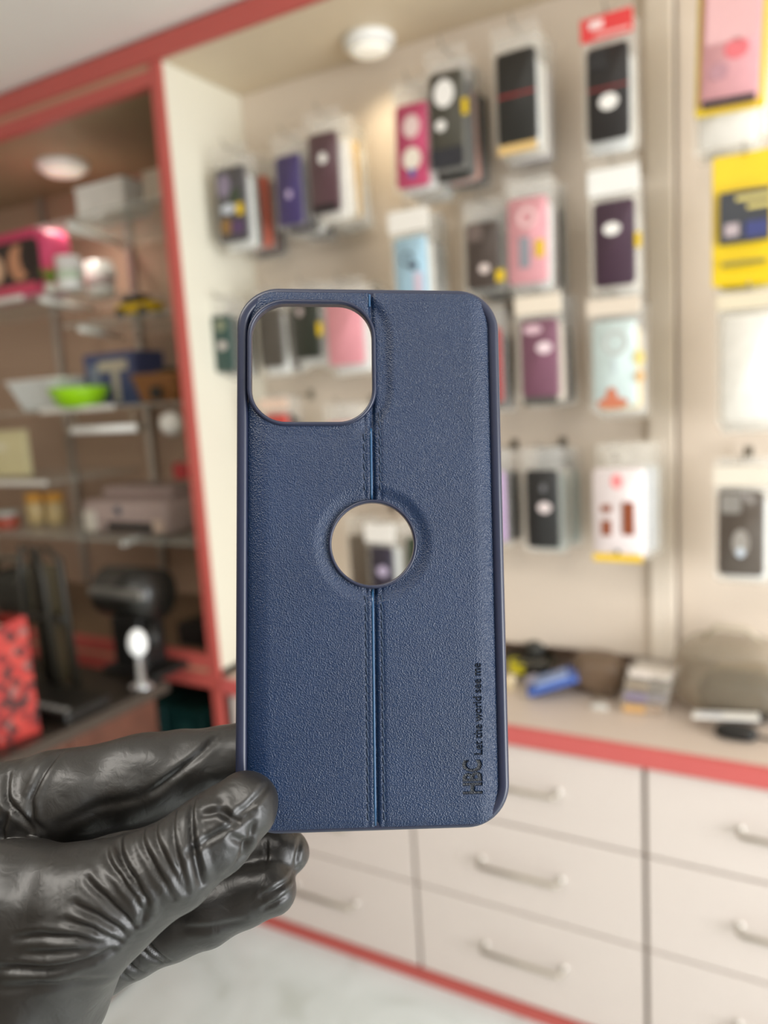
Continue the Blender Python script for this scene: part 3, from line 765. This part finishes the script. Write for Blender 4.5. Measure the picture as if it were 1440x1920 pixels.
def navy(name, ca, cb, rough, grain, bump, spec=.5, nscale=30.):
    m = bpy.data.materials.new(name)
    m.use_nodes = True
    nt = m.node_tree
    b = nt.nodes['Principled BSDF']
    tc = nt.nodes.new('ShaderNodeTexCoord')
    nz = nt.nodes.new('ShaderNodeTexNoise')
    nz.inputs['Scale'].default_value = nscale
    nz.inputs['Detail'].default_value = 6
    nt.links.new(tc.outputs['Object'], nz.inputs['Vector'])
    mx = nt.nodes.new('ShaderNodeMix')
    mx.data_type = 'RGBA'
    mx.inputs['A'].default_value = lin(ca)
    mx.inputs['B'].default_value = lin(cb)
    nt.links.new(nz.outputs['Fac'], mx.inputs['Factor'])
    if name == 'navy_leather':
        at = nt.nodes.new('ShaderNodeAttribute')
        at.attribute_name = 'stamped'
        m2 = nt.nodes.new('ShaderNodeMix')
        m2.data_type = 'RGBA'
        m2.inputs['B'].default_value = lin('#0c1522')
        nt.links.new(at.outputs['Fac'], m2.inputs['Factor'])
        nt.links.new(mx.outputs['Result'], m2.inputs['A'])
        mx = m2
    nt.links.new(mx.outputs['Result'], b.inputs['Base Color'])
    b.inputs['Roughness'].default_value = rough
    b.inputs['Specular IOR Level'].default_value = spec
    if grain:
        vo = nt.nodes.new('ShaderNodeTexVoronoi')
        vo.inputs['Scale'].default_value = grain
        nt.links.new(tc.outputs['Object'], vo.inputs['Vector'])
        n2 = nt.nodes.new('ShaderNodeTexNoise')
        n2.inputs['Scale'].default_value = grain * .8
        n2.inputs['Detail'].default_value = 4
        nt.links.new(tc.outputs['Object'], n2.inputs['Vector'])
        ad = nt.nodes.new('ShaderNodeMath')
        ad.operation = 'ADD'
        nt.links.new(vo.outputs['Distance'], ad.inputs[0])
        nt.links.new(n2.outputs['Fac'], ad.inputs[1])
        bp = nt.nodes.new('ShaderNodeBump')
        bp.inputs['Strength'].default_value = bump
        bp.inputs['Distance'].default_value = .00025
        nt.links.new(ad.outputs[0], bp.inputs['Height'])
        nt.links.new(bp.outputs['Normal'], b.inputs['Normal'])
    return m


LEATHER = navy('navy_leather', '#031a36', '#082547', .36, 2400., .65, .5)
TPU = navy('navy_soft_plastic', '#191e32', '#22283e', .34, 0, 0)
THREAD = navy('navy_thread', '#15263c', '#1d3350', .5, 4000., .5)
PIPING_HILITE = navy('piping_highlight', '#27486a', '#2e5274', .22, 0, 0)  # lighter blue puts the seam's highlight into the piping colour

CUT_C, CUT_H, CUT_R = (-17.75, 58.35), (18.45, 18.45), 10.5
RING_C, RING_R = (.4, 2.55), 12.5


def sd_rr(x, y, hw, hh, r):
    qx, qy = np.abs(x) - hw + r, np.abs(y) - hh + r
    return np.hypot(np.maximum(qx, 0), np.maximum(qy, 0)) + np.minimum(np.maximum(qx, qy), 0) - r


def smooth01(a, b, x):
    t = np.clip((x - a) / (b - a), 0, 1)
    return t * t * (3 - 2 * t)


LE_C, LE_H, LE_R = (.3, -.1), (37.6, 80.7), 9.5


def panel_z(x, y):
    """relief of the padded leather back, in millimetres"""
    e = np.clip((LE_H[0] - np.abs(x - LE_C[0])) / 7.0, 0, 1)
    z = 1.05 - 2.2 * (1 - e) ** 2
    e2 = np.clip((LE_H[1] - np.abs(y - LE_C[1])) / 3.0, 0, 1)
    z = z - .55 * (1 - e2) ** 2
    rr = np.hypot(x - RING_C[0], y - RING_C[1])
    z = z - 1.05 * (1 - smooth01(RING_R + 1.8, RING_R + 5.8, rr))
    rd = sd_rr(x - CUT_C[0], y - CUT_C[1], CUT_H[0] + 1.3, CUT_H[1] + 1.3, CUT_R + 1.3)
    wgt = smooth01(-6, 2, x) * .85 + .15
    z = z - 1.05 * (1 - smooth01(2.6, 5.6, rd)) * wgt
    xs = .45 - .0025 * (y - 20) * .3
    z = z - 1.0 * np.exp(-((x - xs - .25) / .75) ** 2)
    for off in (-2.3, 2.45):
        z = z - .22 * np.exp(-((x - xs - off) / .6) ** 2) * (smooth01(-1.0, 1.0, 44 - y))
    return z


def emboss_mask(xs, ys):
    """letters pressed into the leather, sampled on a grid"""
    mask = np.zeros((len(xs), len(ys)), np.float32)
    for body, x_base, y_start, y_end, hgt in (('HBC', 32.2, -72.1, -62.2, 6.0), ('Let the world see me', 32.35, -60.6, -33.7, 2.55)):
        cu = bpy.data.curves.new('lettering', 'FONT')
        cu.body = body
        cu.size = 10
        cu.resolution_u = 3
        if body == 'HBC':
            cu.offset = .38
            cu.space_character = 1.0
        else:
            cu.offset = .12
        o = bpy.data.objects.new('lettering', cu)
        COL.objects.link(o)
        dg = bpy.context.evaluated_depsgraph_get()
        me = bpy.data.meshes.new_from_object(o.evaluated_get(dg))
        me.calc_loop_triangles()
        co = np.array([v.co[:2] for v in me.vertices])
        tri = np.array([t.vertices[:] for t in me.loop_triangles])
        bpy.data.objects.remove(o)
        bpy.data.curves.remove(cu)
        bpy.data.meshes.remove(me)
        u = (co[:, 0] - co[:, 0].min()) / np.ptp(co[:, 0])
        cap = 7.0 if body != 'HBC' else np.ptp(co[:, 1])
        base = 0. if body != 'HBC' else co[:, 1].min()
        py = y_start + u * (y_end - y_start)
        px = x_base - (co[:, 1] - base) / cap * hgt
        P = np.stack([px, py], 1)
        dx, dy = xs[1] - xs[0], ys[1] - ys[0]
        for t in tri:
            a, b, c = P[t]
            i0, i1 = int((min(a[0], b[0], c[0]) - xs[0]) / dx), int((max(a[0], b[0], c[0]) - xs[0]) / dx) + 2
            j0, j1 = int((min(a[1], b[1], c[1]) - ys[0]) / dy), int((max(a[1], b[1], c[1]) - ys[0]) / dy) + 2
            i0, j0 = max(i0, 0), max(j0, 0)
            X, Y = np.meshgrid(xs[i0:i1], ys[j0:j1], indexing='ij')
            if X.size == 0:
                continue
            d = lambda p, q: (q[0] - p[0]) * (Y - p[1]) - (q[1] - p[1]) * (X - p[0])
            s1, s2, s3 = d(a, b), d(b, c), d(c, a)
            ins = ((s1 >= 0) & (s2 >= 0) & (s3 >= 0)) | ((s1 <= 0) & (s2 <= 0) & (s3 <= 0))
            mask[i0:i1, j0:j1] = np.maximum(mask[i0:i1, j0:j1], ins)
    for _ in range(2):
        p = np.pad(mask, 1, mode='edge')
        mask = (p[:-2, 1:-1] + p[2:, 1:-1] + p[1:-1, :-2] + p[1:-1, 2:] + 2 * p[1:-1, 1:-1]) / 6
    return mask


def leather():
    PX0, PX1, PY0, PY1 = 25.2, 33.6, -73.2, -32.8
    gx = np.unique(np.concatenate([np.arange(-37.3, -3, .45), np.arange(-3, 4, .2), np.arange(4, PX0, .45), [PX0], np.linspace(PX0, PX1, 20), np.linspace(PX1, 37.9, 12)]).round(4))
    gy = np.unique(np.concatenate([np.linspace(-80.8, PY0, 20), np.linspace(PY0, PY1, 92), np.linspace(PY1, 80.6, 260)]).round(4))
    V, Fc = [], []

    def grid(xs, ys, z, keep, base):
        nx, ny = len(xs), len(ys)
        X, Y = np.meshgrid(xs, ys, indexing='ij')
        v = np.stack([X, Y, z], -1).reshape(-1, 3)
        i, j = np.meshgrid(np.arange(nx - 1), np.arange(ny - 1), indexing='ij')
        q = np.stack([i * ny + j, (i + 1) * ny + j, (i + 1) * ny + j + 1, i * ny + j + 1], -1)[keep]
        return v, q.reshape(-1, 4) + base

    X, Y = np.meshgrid(gx, gy, indexing='ij')
    cxm, cym = (X[:-1, :-1] + X[1:, 1:]) / 2, (Y[:-1, :-1] + Y[1:, 1:]) / 2
    keep = sd_rr(cxm - LE_C[0], cym - LE_C[1], LE_H[0] + .3, LE_H[1] + .3, LE_R) < 0
    keep &= sd_rr(cxm - CUT_C[0], cym - CUT_C[1], CUT_H[0] + .6, CUT_H[1] + .6, CUT_R + .6) > 0
    keep &= np.hypot(cxm - RING_C[0], cym - RING_C[1]) > RING_R + .5
    back = keep.copy()
    keep &= ~((cxm > PX0) & (cxm < PX1) & (cym > PY0) & (cym < PY1))
    v1, f1 = grid(gx, gy, panel_z(X, Y), keep, 0)
    fx, fy = np.linspace(PX0, PX1, 85), np.linspace(PY0, PY1, 405)
    FX, FY = np.meshgrid(fx, fy, indexing='ij')
    em = emboss_mask(fx, fy)
    zf = panel_z(FX, FY) - .5 * em
    v2, f2 = grid(fx, fy, zf, np.ones((84, 404), bool), len(v1))
    v, f = np.concatenate([v1, v2]), np.concatenate([f1, f2])
    use = np.zeros(len(v), bool)
    use[f.ravel()] = True
    idx = np.cumsum(use) - 1
    o = mesh_obj('leather_panel', (v[use] * MM).tolist(), idx[f].tolist(), LEATHER, case, True)
    press = np.concatenate([np.zeros(len(v1)), em.reshape(-1)])[use].astype(np.float32)
    at = o.data.attributes.new('stamped', 'FLOAT', 'POINT')      # hot-stamped lettering is a darker blue
    at.data.foreach_set('value', press)
    bx_, by_ = gx[::3], gy[::3]
    X, Y = np.meshgrid(bx_, by_, indexing='ij')
    cxm, cym = (X[:-1, :-1] + X[1:, 1:]) / 2, (Y[:-1, :-1] + Y[1:, 1:]) / 2
    kp = sd_rr(cxm - LE_C[0], cym - LE_C[1], LE_H[0] + .3, LE_H[1] + .3, LE_R) < 0
    kp &= sd_rr(cxm - CUT_C[0], cym - CUT_C[1], CUT_H[0] + 1, CUT_H[1] + 1, CUT_R + 1) > 0
    kp &= np.hypot(cxm - RING_C[0], cym - RING_C[1]) > RING_R + .9
    v, f = grid(bx_, by_, np.full(X.shape, -1.7), kp, 0)
    mesh_obj('inner_lining', (v * MM).tolist(), f[:, ::-1].tolist(), mat('#20232f', .8), case)
    return o


def loop_profile(name, ring_fn, prof, m, parent, closed_prof=True):
    """sweep a profile of (outset, z) around an outline given by ring_fn(outset)"""
    v, f = [], []
    n = 0
    for out, z in prof:
        r = ring_fn(out)
        n = len(r)
        v += [(x * MM, y * MM, z * MM) for x, y in r]
    k = len(prof)
    for j in range(k if closed_prof else k - 1):
        a, b = j, (j + 1) % k
        for i in range(n):
            i2 = (i + 1) % n
            f.append((a * n + i, a * n + i2, b * n + i2, b * n + i))
    return mesh_obj(name, v, f, m, parent, True)


def outer_ring(out):
    return rrect(40.75 + out, 82.25 + out, 12.8 + out, 14)


def arc(c0, z0, r0, a0, a1, n=6):
    return [(c0 + r0 * math.cos(math.radians(a0 + (a1 - a0) * i / n)), z0 + r0 * math.sin(math.radians(a0 + (a1 - a0) * i / n))) for i in range(n + 1)]


prof = [(-1.6, -10.2), (-.5, -10.0), (0, -8.5), (.12, -5), (.05, -2.4)] + arc(-1.5, -1.3, 1.5, 10, 100, 6) + [(-2.4, .12), (-3.0, -.2), (-3.3, -.75), (-3.5, -1.7), (-2.0, -2.2), (-1.8, -9.0)]
loop_profile('bumper_frame', outer_ring, prof, TPU, case)
leather()
cut = lambda out: [(x + CUT_C[0], y + CUT_C[1]) for x, y in rrect(CUT_H[0] + out, CUT_H[1] + out, CUT_R + out, 12)]
loop_profile('camera_rim', cut, [(0, -1.9), (0, .75)] + arc(.65, .8, .65, 170, 20, 6) + [(1.35, .4), (1.4, -.4), (.9, -1.9)], TPU, case)
ringf = lambda out: [(RING_C[0] + (RING_R + out) * math.cos(2 * math.pi * i / 72), RING_C[1] + (RING_R + out) * math.sin(2 * math.pi * i / 72)) for i in range(72)]
loop_profile('hole_rim', ringf, [(0, -1.9), (0, .55)] + arc(.5, .6, .5, 170, 20, 6) + [(1.05, .2), (1.1, -.5), (.7, -1.9)], TPU, case)
for y0, y1 in ((37.9, 16.2), (-11.2, -80.3), (80.2, 76.4)):
    pts = []
    for i in range(13):
        y = y0 + (y1 - y0) * i / 12
        xs = .45 - .00075 * (y - 20) - .28
        pts.append((xs * MM, y * MM, (float(panel_z(np.array(xs - .9), np.array(y))) - .22) * MM))
    MB().tube(pts, .36 * MM, 8).build('seam_piping', PIPING_HILITE, case, True)
# each stitch: a short slanted thread
sm = MB().tube([(-.22 * MM, 1.25 * MM, -.12 * MM), (-.12 * MM, .9 * MM, .12 * MM), (.12 * MM, -.9 * MM, .12 * MM), (.22 * MM, -1.25 * MM, -.12 * MM)], [.1 * MM, .24 * MM, .24 * MM, .1 * MM], 6)
proto = None
for off, spans in ((-2.3, ((36.6, 18.4), (-13.0, -79.0))), (2.45, ((43.2, 18.6), (-12.6, -79.0)))):
    for y0, y1 in spans:
        n = int(abs(y1 - y0) / 2.62)
        for k in range(n):
            y = y0 + (y1 - y0) * (k + .5) / n
            xs = .45 - .00075 * (y - 20) + off
            if proto is None:
                proto = sm.build('stitch', THREAD, case, True)
                o = proto
            else:
                o = proto.copy()
                COL.objects.link(o)
                o.parent = case
            o.location = (xs * MM, y * MM, (float(panel_z(np.array(xs), np.array(y))) + .08) * MM)

# ------------------------------------------------------------------ the gloved hand
HAND_O = (-0.146793, -1.463152, 1.425470)
CHAINS = {
    'thumb': [(-88.17, -92.49, -10.5, 27), (-59.83, -41.62, 6.5, 24), (-37.93, -15.89, 12.5, 16.3), (-12.73, -1.06, 13.5, 11.9), (-3.9, 5.58, 10.5, 10.7), (4.48, 11.93, 8.5, 9.2)],
    'index': [(-125.23, -28.28, -36.5, 15), (-79.52, -0.97, -17.5, 14.8), (-56.52, 5.26, -16.5, 14.3), (-33.06, 9.03, -21.5, 13.6), (1.67, 15.14, -27.5, 11.5)],
    'middle': [(-124.48, -50.47, -42.5, 14), (-60.94, -28.68, -40.5, 13.4), (-15.15, -19.29, -32.5, 11.2), (10.38, -17.09, -27.5, 8.4)],
    'ring': [(-118.33, -69.21, -38.5, 13.5), (-46.05, -48.14, -24.5, 11.6), (-10.73, -30.95, -20.5, 10.2), (7.38, -24.19, -19.5, 8.9)],
    'pinky': [(-111.1, -83.26, -32.5, 12), (-77.41, -76.09, -36.5, 9.5), (-62.77, -64.96, -40.5, 8.5), (-66.34, -53.23, -42.5, 7.6)],
    'palm1': [(-127.93, -136.54, -36.5, 26), (-125.23, -28.28, -36.5, 15)],
    'palm2': [(-127.93, -136.54, -36.5, 26), (-124.48, -50.47, -42.5, 15)],
    'palm3': [(-127.93, -136.54, -36.5, 26), (-118.33, -69.21, -38.5, 15)],
    'palm4': [(-127.93, -136.54, -36.5, 26), (-111.1, -83.26, -32.5, 14)],
    'palm5': [(-88.17, -92.49, -10.5, 24), (-116.43, -54.83, -32.5, 18)],
    'web': [(-36.65, -15.27, 12.0, 16), (-61.13, -17.06, 8.5, 17.5), (-89.19, -24.36, 1.5, 20)],
    'fore': [(-127.93, -136.54, -36.5, 27), (-153.21, -190.31, -46.5, 29)],
}
CREASES = [
     ([(-9.41, 16.6), (-7.95, 11.94), (-6.2, 6.11), (-4.75, 0.87), (-4.05, -3.21)], 22.5, 1.1, 0.82),
     ([(-14.36, 14.27), (-12.03, 9.03), (-9.7, 3.78), (-7.95, -1.46), (-7.37, -4.96)], 22.5, 0.6, 0.66),
     ([(-19.58, 11.19), (-13.79, 5.39), (-10.31, 0.75), (-8.28, -4.18)], 23.5, 0.55, 0.66),
     ([(-24.22, 10.03), (-17.26, 4.23), (-12.63, -1.57), (-10.89, -5.63)], 23.5, 0.6, 0.74),
     ([(-35.21, 7.85), (-27.78, 4.71), (-20.93, -0.71), (-17.79, -5.28), (-17.5, -9.85)], 26.5, 1.1, 0.90),
     ([(-31.21, 3.28), (-24.93, -0.14), (-20.36, -4.71), (-18.65, -8.71), (-19.22, -12.13)], 26.5, 0.8, 0.74),
     ([(-34.06, -1.28), (-28.35, -4.71), (-23.21, -9.28), (-20.93, -12.71)], 26.5, 0.8, 0.74),
     ([(-35.95, -5.92), (-29.7, -8.76), (-24.58, -12.73), (-23.16, -15.01)], 27.5, 0.7, 0.74),
     ([(-37.65, -9.33), (-30.83, -11.6), (-26.29, -14.72), (-24.58, -16.71)], 27.5, 0.8, 0.74),
     ([(-50.81, -14.74), (-42.89, -13.04), (-34.42, -13.32), (-28.2, -15.59), (-24.52, -16.43)], 28.5, 0.8, 0.90),
     ([(-54.2, -22.09), (-42.89, -21.24), (-32.72, -19.99), (-29.33, -19.26), (-26.5, -18.41)], 28.5, 1.2, 0.98),
     ([(-54.2, -26.89), (-44.03, -25.76), (-35.55, -26.21), (-29.89, -26.89)], 28.5, 0.5, 1.15),
     ([(-47.42, -17.85), (-38.37, -16.72), (-31.59, -16.72), (-25.94, -17.85)], 28.5, 0.5, 0.82),
     ([(-0.35, 15.96), (2.62, 12.39), (6.78, 14.77), (11.82, 19.22)], 18.5, 0.8, 0.98),
     ([(-7.53, 5.4), (-2.51, 8.35), (4.0, 11.31), (8.43, 13.38)], 19.5, 0.7, 0.82),
     ([(2.81, 8.35), (6.36, 5.4), (5.47, 1.26), (1.04, -2.88)], 19.5, 0.8, 0.82),
     ([(8.13, 10.72), (6.95, 5.99), (4.0, 1.26)], 19.5, 0.5, 0.74),
     ([(-5.22, 13.48), (-0.52, 14.07), (4.19, 11.71)], 20.5, 0.7, 0.74),
     ([(-56.93, 21.09), (-59.23, 15.17), (-60.87, 9.92), (-59.55, 4.0), (-56.93, 1.37)], -3.5, 1, 0.98),
     ([(-70.56, 14.17), (-68.25, 8.89), (-63.3, 4.93), (-59.67, 1.3)], -4.5, 1.2, 0.98),
     ([(-67.59, 5.92), (-69.24, 0.97), (-68.58, -4.31)], -4.5, 0.9, 0.98),
     ([(-26.22, 10.09), (-19.5, 14.79), (-13.46, 19.49), (-8.76, 24.19)], -8.5, 0.6, 1.07),
     ([(-51.99, 2.42), (-41.96, 6.43), (-30.6, 8.44), (-23.91, 11.11)], -7.5, 0.4, 1.64),
     ([(-32.82, -37.53), (-28.69, -42.01), (-25.25, -44.76)], -14.5, 0.7, 0.74),
     ([(-30.07, -36.5), (-25.94, -40.98), (-23.18, -44.07)], -14.5, 0.6, 0.74),
     ([(-36.96, -40.98), (-34.2, -45.11), (-31.45, -47.86)], -14.5, 0.6, 0.74),
     ([(-39.71, -43.73), (-36.96, -47.86), (-34.89, -50.62)], -14.5, 0.6, 0.74),
     ([(6.06, -22.77), (11.52, -20.72), (16.64, -19.36)], -12.5, 0.6, 0.74),
     ([(6.74, -26.87), (10.84, -24.82), (14.94, -22.77)], -12.5, 0.5, 0.74),
     ([(5.81, -11.02), (6.17, -15.92)], -18.5, 0.4, 0.66),
     ([(16.67, -11.02), (15.62, -18.03)], -18.5, 0.5, 0.74),
     ([(-19.05, -32.71), (-10.1, -32.02), (0.23, -30.64)], -14.5, 0.4, 1.15),
]
BLEND = {'thumb': 4.5, 'index': 1.6, 'middle': 1.4, 'ring': 1.4, 'pinky': 1.4}


def round_cone(P, a, b, r1, r2):
    a, b = np.array(a, np.float32), np.array(b, np.float32)
    ba = b - a
    t = np.clip(((P - a) @ ba) / float(ba @ ba), 0, 1)
    d = P - (a + t[..., None] * ba)
    return np.sqrt((d * d).sum(-1)) - (r1 + (r2 - r1) * t)


def smin(a, b, k):
    h = np.clip(.5 + .5 * (b - a) / k, 0, 1)
    return b + (a - b) * h - k * h * (1 - h)


def hand_field(P):
    d = None
    for k in ('palm1', 'palm2', 'palm3', 'palm4', 'palm5', 'fore'):
        for q, w in zip(CHAINS[k], CHAINS[k][1:]):
            e = round_cone(P, q[:3], w[:3], q[3], w[3])
            d = e if d is None else smin(d, e, 6.)
    for q, w in zip(CHAINS['web'], CHAINS['web'][1:]):
        d = smin(d, round_cone(P, q[:3], w[:3], q[3], w[3]), 5.)
    for k in ('pinky', 'middle', 'ring', 'index', 'thumb'):
        c = None
        for q, w in zip(CHAINS[k], CHAINS[k][1:]):
            e = round_cone(P, q[:3], w[:3], q[3], w[3])
            c = e if c is None else smin(c, e, 3.)
        d = smin(d, c, BLEND[k])
    return d


def surface_nets(lo, hi, h):
    ax = [np.arange(lo[i], hi[i], h, dtype=np.float32) for i in range(3)]
    nx, ny, nz = map(len, ax)
    D = np.empty((nx, ny, nz), np.float32)
    YZ = np.stack(np.meshgrid(ax[1], ax[2], indexing='ij'), -1)
    for i in range(0, nx, 12):
        xs = ax[0][i:i + 12]
        P = np.empty((len(xs), ny, nz, 3), np.float32)
        P[..., 0] = xs[:, None, None]
        P[..., 1:] = YZ
        D[i:i + 12] = hand_field(P)
    ins = D < 0
    cnt = np.zeros((nx - 1, ny - 1, nz - 1), np.int8)
    for a in (0, 1):
        for b in (0, 1):
            for c in (0, 1):
                cnt += ins[a:nx - 1 + a, b:ny - 1 + b, c:nz - 1 + c]
    act = np.argwhere((cnt > 0) & (cnt < 8))
    idx = np.full(cnt.shape, -1, np.int64)
    idx[tuple(act.T)] = np.arange(len(act))
    acc, num = np.zeros((len(act), 3)), np.zeros(len(act))
    corners = [(a, b, c) for a in (0, 1) for b in (0, 1) for c in (0, 1)]
    for p in corners:
        for q in corners:
            if sum(q) - sum(p) == 1 and all(q[i] >= p[i] for i in range(3)):
                dp, dq = D[tuple((act + p).T)], D[tuple((act + q).T)]
                s = (dp < 0) != (dq < 0)
                t = np.where(s, dp / np.where(s, dp - dq, 1), 0)
                acc += np.where(s[:, None], np.array(p) + t[:, None] * (np.array(q) - np.array(p)), 0)
                num += s
    V = np.array(lo) + (act + acc / num[:, None]) * h
    faces = []
    for axis in range(3):
        u, w = (axis + 1) % 3, (axis + 2) % 3
        sl0, sl1 = [slice(None)] * 3, [slice(None)] * 3
        sl0[axis], sl1[axis] = slice(0, -1), slice(1, None)
        A, B = ins[tuple(sl0)], ins[tuple(sl1)]
        e = np.argwhere(A != B)
        e = e[(e[:, u] > 0) & (e[:, w] > 0) & (e[:, u] < D.shape[u] - 1) & (e[:, w] < D.shape[w] - 1)]
        flip = A[tuple(e.T)]
        du, dw = np.eye(3, dtype=int)[u], np.eye(3, dtype=int)[w]
        q = np.stack([idx[tuple((e - du - dw).T)], idx[tuple((e - dw).T)], idx[tuple(e.T)], idx[tuple((e - du).T)]], 1)
        faces.append(np.where(flip[:, None], q, q[:, ::-1]))
    return V, np.concatenate(faces)


def glove_material():
    m = bpy.data.materials.new('black_nitrile')
    m.use_nodes = True
    nt = m.node_tree
    b = nt.nodes['Principled BSDF']
    tc = nt.nodes.new('ShaderNodeTexCoord')
    nz = nt.nodes.new('ShaderNodeTexNoise')
    nz.inputs['Scale'].default_value = 60
    nz.inputs['Detail'].default_value = 6
    nt.links.new(tc.outputs['Object'], nz.inputs['Vector'])
    mx = nt.nodes.new('ShaderNodeMix')
    mx.data_type = 'RGBA'
    mx.inputs['A'].default_value = lin('#11100f')
    mx.inputs['B'].default_value = lin('#201d1a')
    nt.links.new(nz.outputs['Fac'], mx.inputs['Factor'])
    nt.links.new(mx.outputs['Result'], b.inputs['Base Color'])
    b.inputs['Roughness'].default_value = .41
    b.inputs['Specular IOR Level'].default_value = .6
    n2 = nt.nodes.new('ShaderNodeTexNoise')
    n2.inputs['Scale'].default_value = 190
    n2.inputs['Detail'].default_value = 5
    n2.inputs['Distortion'].default_value = 1.2
    nt.links.new(tc.outputs['Object'], n2.inputs['Vector'])
    bp = nt.nodes.new('ShaderNodeBump')
    bp.inputs['Strength'].default_value = .35
    bp.inputs['Distance'].default_value = .0006
    nt.links.new(n2.outputs['Fac'], bp.inputs['Height'])
    nt.links.new(bp.outputs['Normal'], b.inputs['Normal'])
    return m


def build_hand():
    allp = np.array([q for c in CHAINS.values() for q in c])
    lo = (allp[:, :3] - allp[:, 3:4]).min(0) - 3
    hi = (allp[:, :3] + allp[:, 3:4]).max(0) + 3
    V, Fq = surface_nets(lo, hi, 1.15)
    o = mesh_obj('gloved_hand', V.tolist(), Fq.tolist(), glove_material(), None, True)
    md = o.modifiers.new('sub', 'SUBSURF')
    md.levels = md.render_levels = 1
    me = bpy.data.meshes.new_from_object(o.evaluated_get(bpy.context.evaluated_depsgraph_get()))
    o.modifiers.clear()
    old = o.data
    o.data = me
    bpy.data.meshes.remove(old)
    me.name = 'gloved_hand'
    n = len(me.vertices)
    co, no = np.empty(n * 3, np.float32), np.empty(n * 3, np.float32)
    me.vertices.foreach_get('co', co)
    me.vertices.foreach_get('normal', no)
    co, no = co.reshape(-1, 3), no.reshape(-1, 3)
    disp = np.zeros(n, np.float32)
    facing = smooth01(-.1, .35, no[:, 2])
    for pts, zs, depth, wid in CREASES:
        # distance in the plane of the back of the hand to the crease line, with tapering ends
        P = np.array(pts)
        sel = np.where((np.abs(co[:, 2] - zs) < 14) & (co[:, 0] > P[:, 0].min() - 6) & (co[:, 0] < P[:, 0].max() + 6) & (co[:, 1] > P[:, 1].min() - 6) & (co[:, 1] < P[:, 1].max() + 6))[0]
        if not len(sel):
            continue
        q = co[sel, :2]
        best, tt, side = np.full(len(sel), 1e9), np.zeros(len(sel)), np.zeros(len(sel))
        seg = np.linalg.norm(np.diff(P, axis=0), axis=1)
        cum = np.concatenate([[0], np.cumsum(seg)])
        for i in range(len(P) - 1):
            a, b = P[i], P[i + 1]
            t = np.clip(((q - a) @ (b - a)) / ((b - a) @ (b - a)), 0, 1)
            dv = q - (a + t[:, None] * (b - a))
            dd = np.hypot(dv[:, 0], dv[:, 1])
            s = np.sign((b - a)[0] * dv[:, 1] - (b - a)[1] * dv[:, 0])
            up = dd < best
            best = np.where(up, dd, best)
            side = np.where(up, s, side)
            tt = np.where(up, (cum[i] + t * seg[i]) / cum[-1], tt)
        env = np.clip(np.sin(np.pi * np.clip(tt * .9 + .05, 0, 1)), 0, 1) ** .5
        sd = best * side
        g = -np.exp(-(sd / wid) ** 2) + .55 * np.exp(-((sd - 1.9 * wid) / (1.3 * wid)) ** 2) + .25 * np.exp(-((sd + 2.0 * wid) / (1.2 * wid)) ** 2)
        disp[sel] += (1.3 * depth * env * g * facing[sel]).astype(np.float32)
    rng = np.random.RandomState(3)
    for k in range(14):      # loose, uneven latex
        w = rng.normal(size=3) * rng.uniform(.08, .3)
        disp += .11 * np.sin(co @ w + rng.uniform(0, 6.3))
    co = co + no * disp[:, None]
    me.vertices.foreach_set('co', (co * MM).ravel().astype(np.float32))
    me.update()
    me.shade_smooth()
    o.matrix_world = Matrix.Translation(HAND_O) @ Matrix(CAM_ROT).to_4x4()
    tag(o, 'hand in a wrinkled black glove pinching the lower left corner of the blue case', 'hand')
    return o


build_hand()
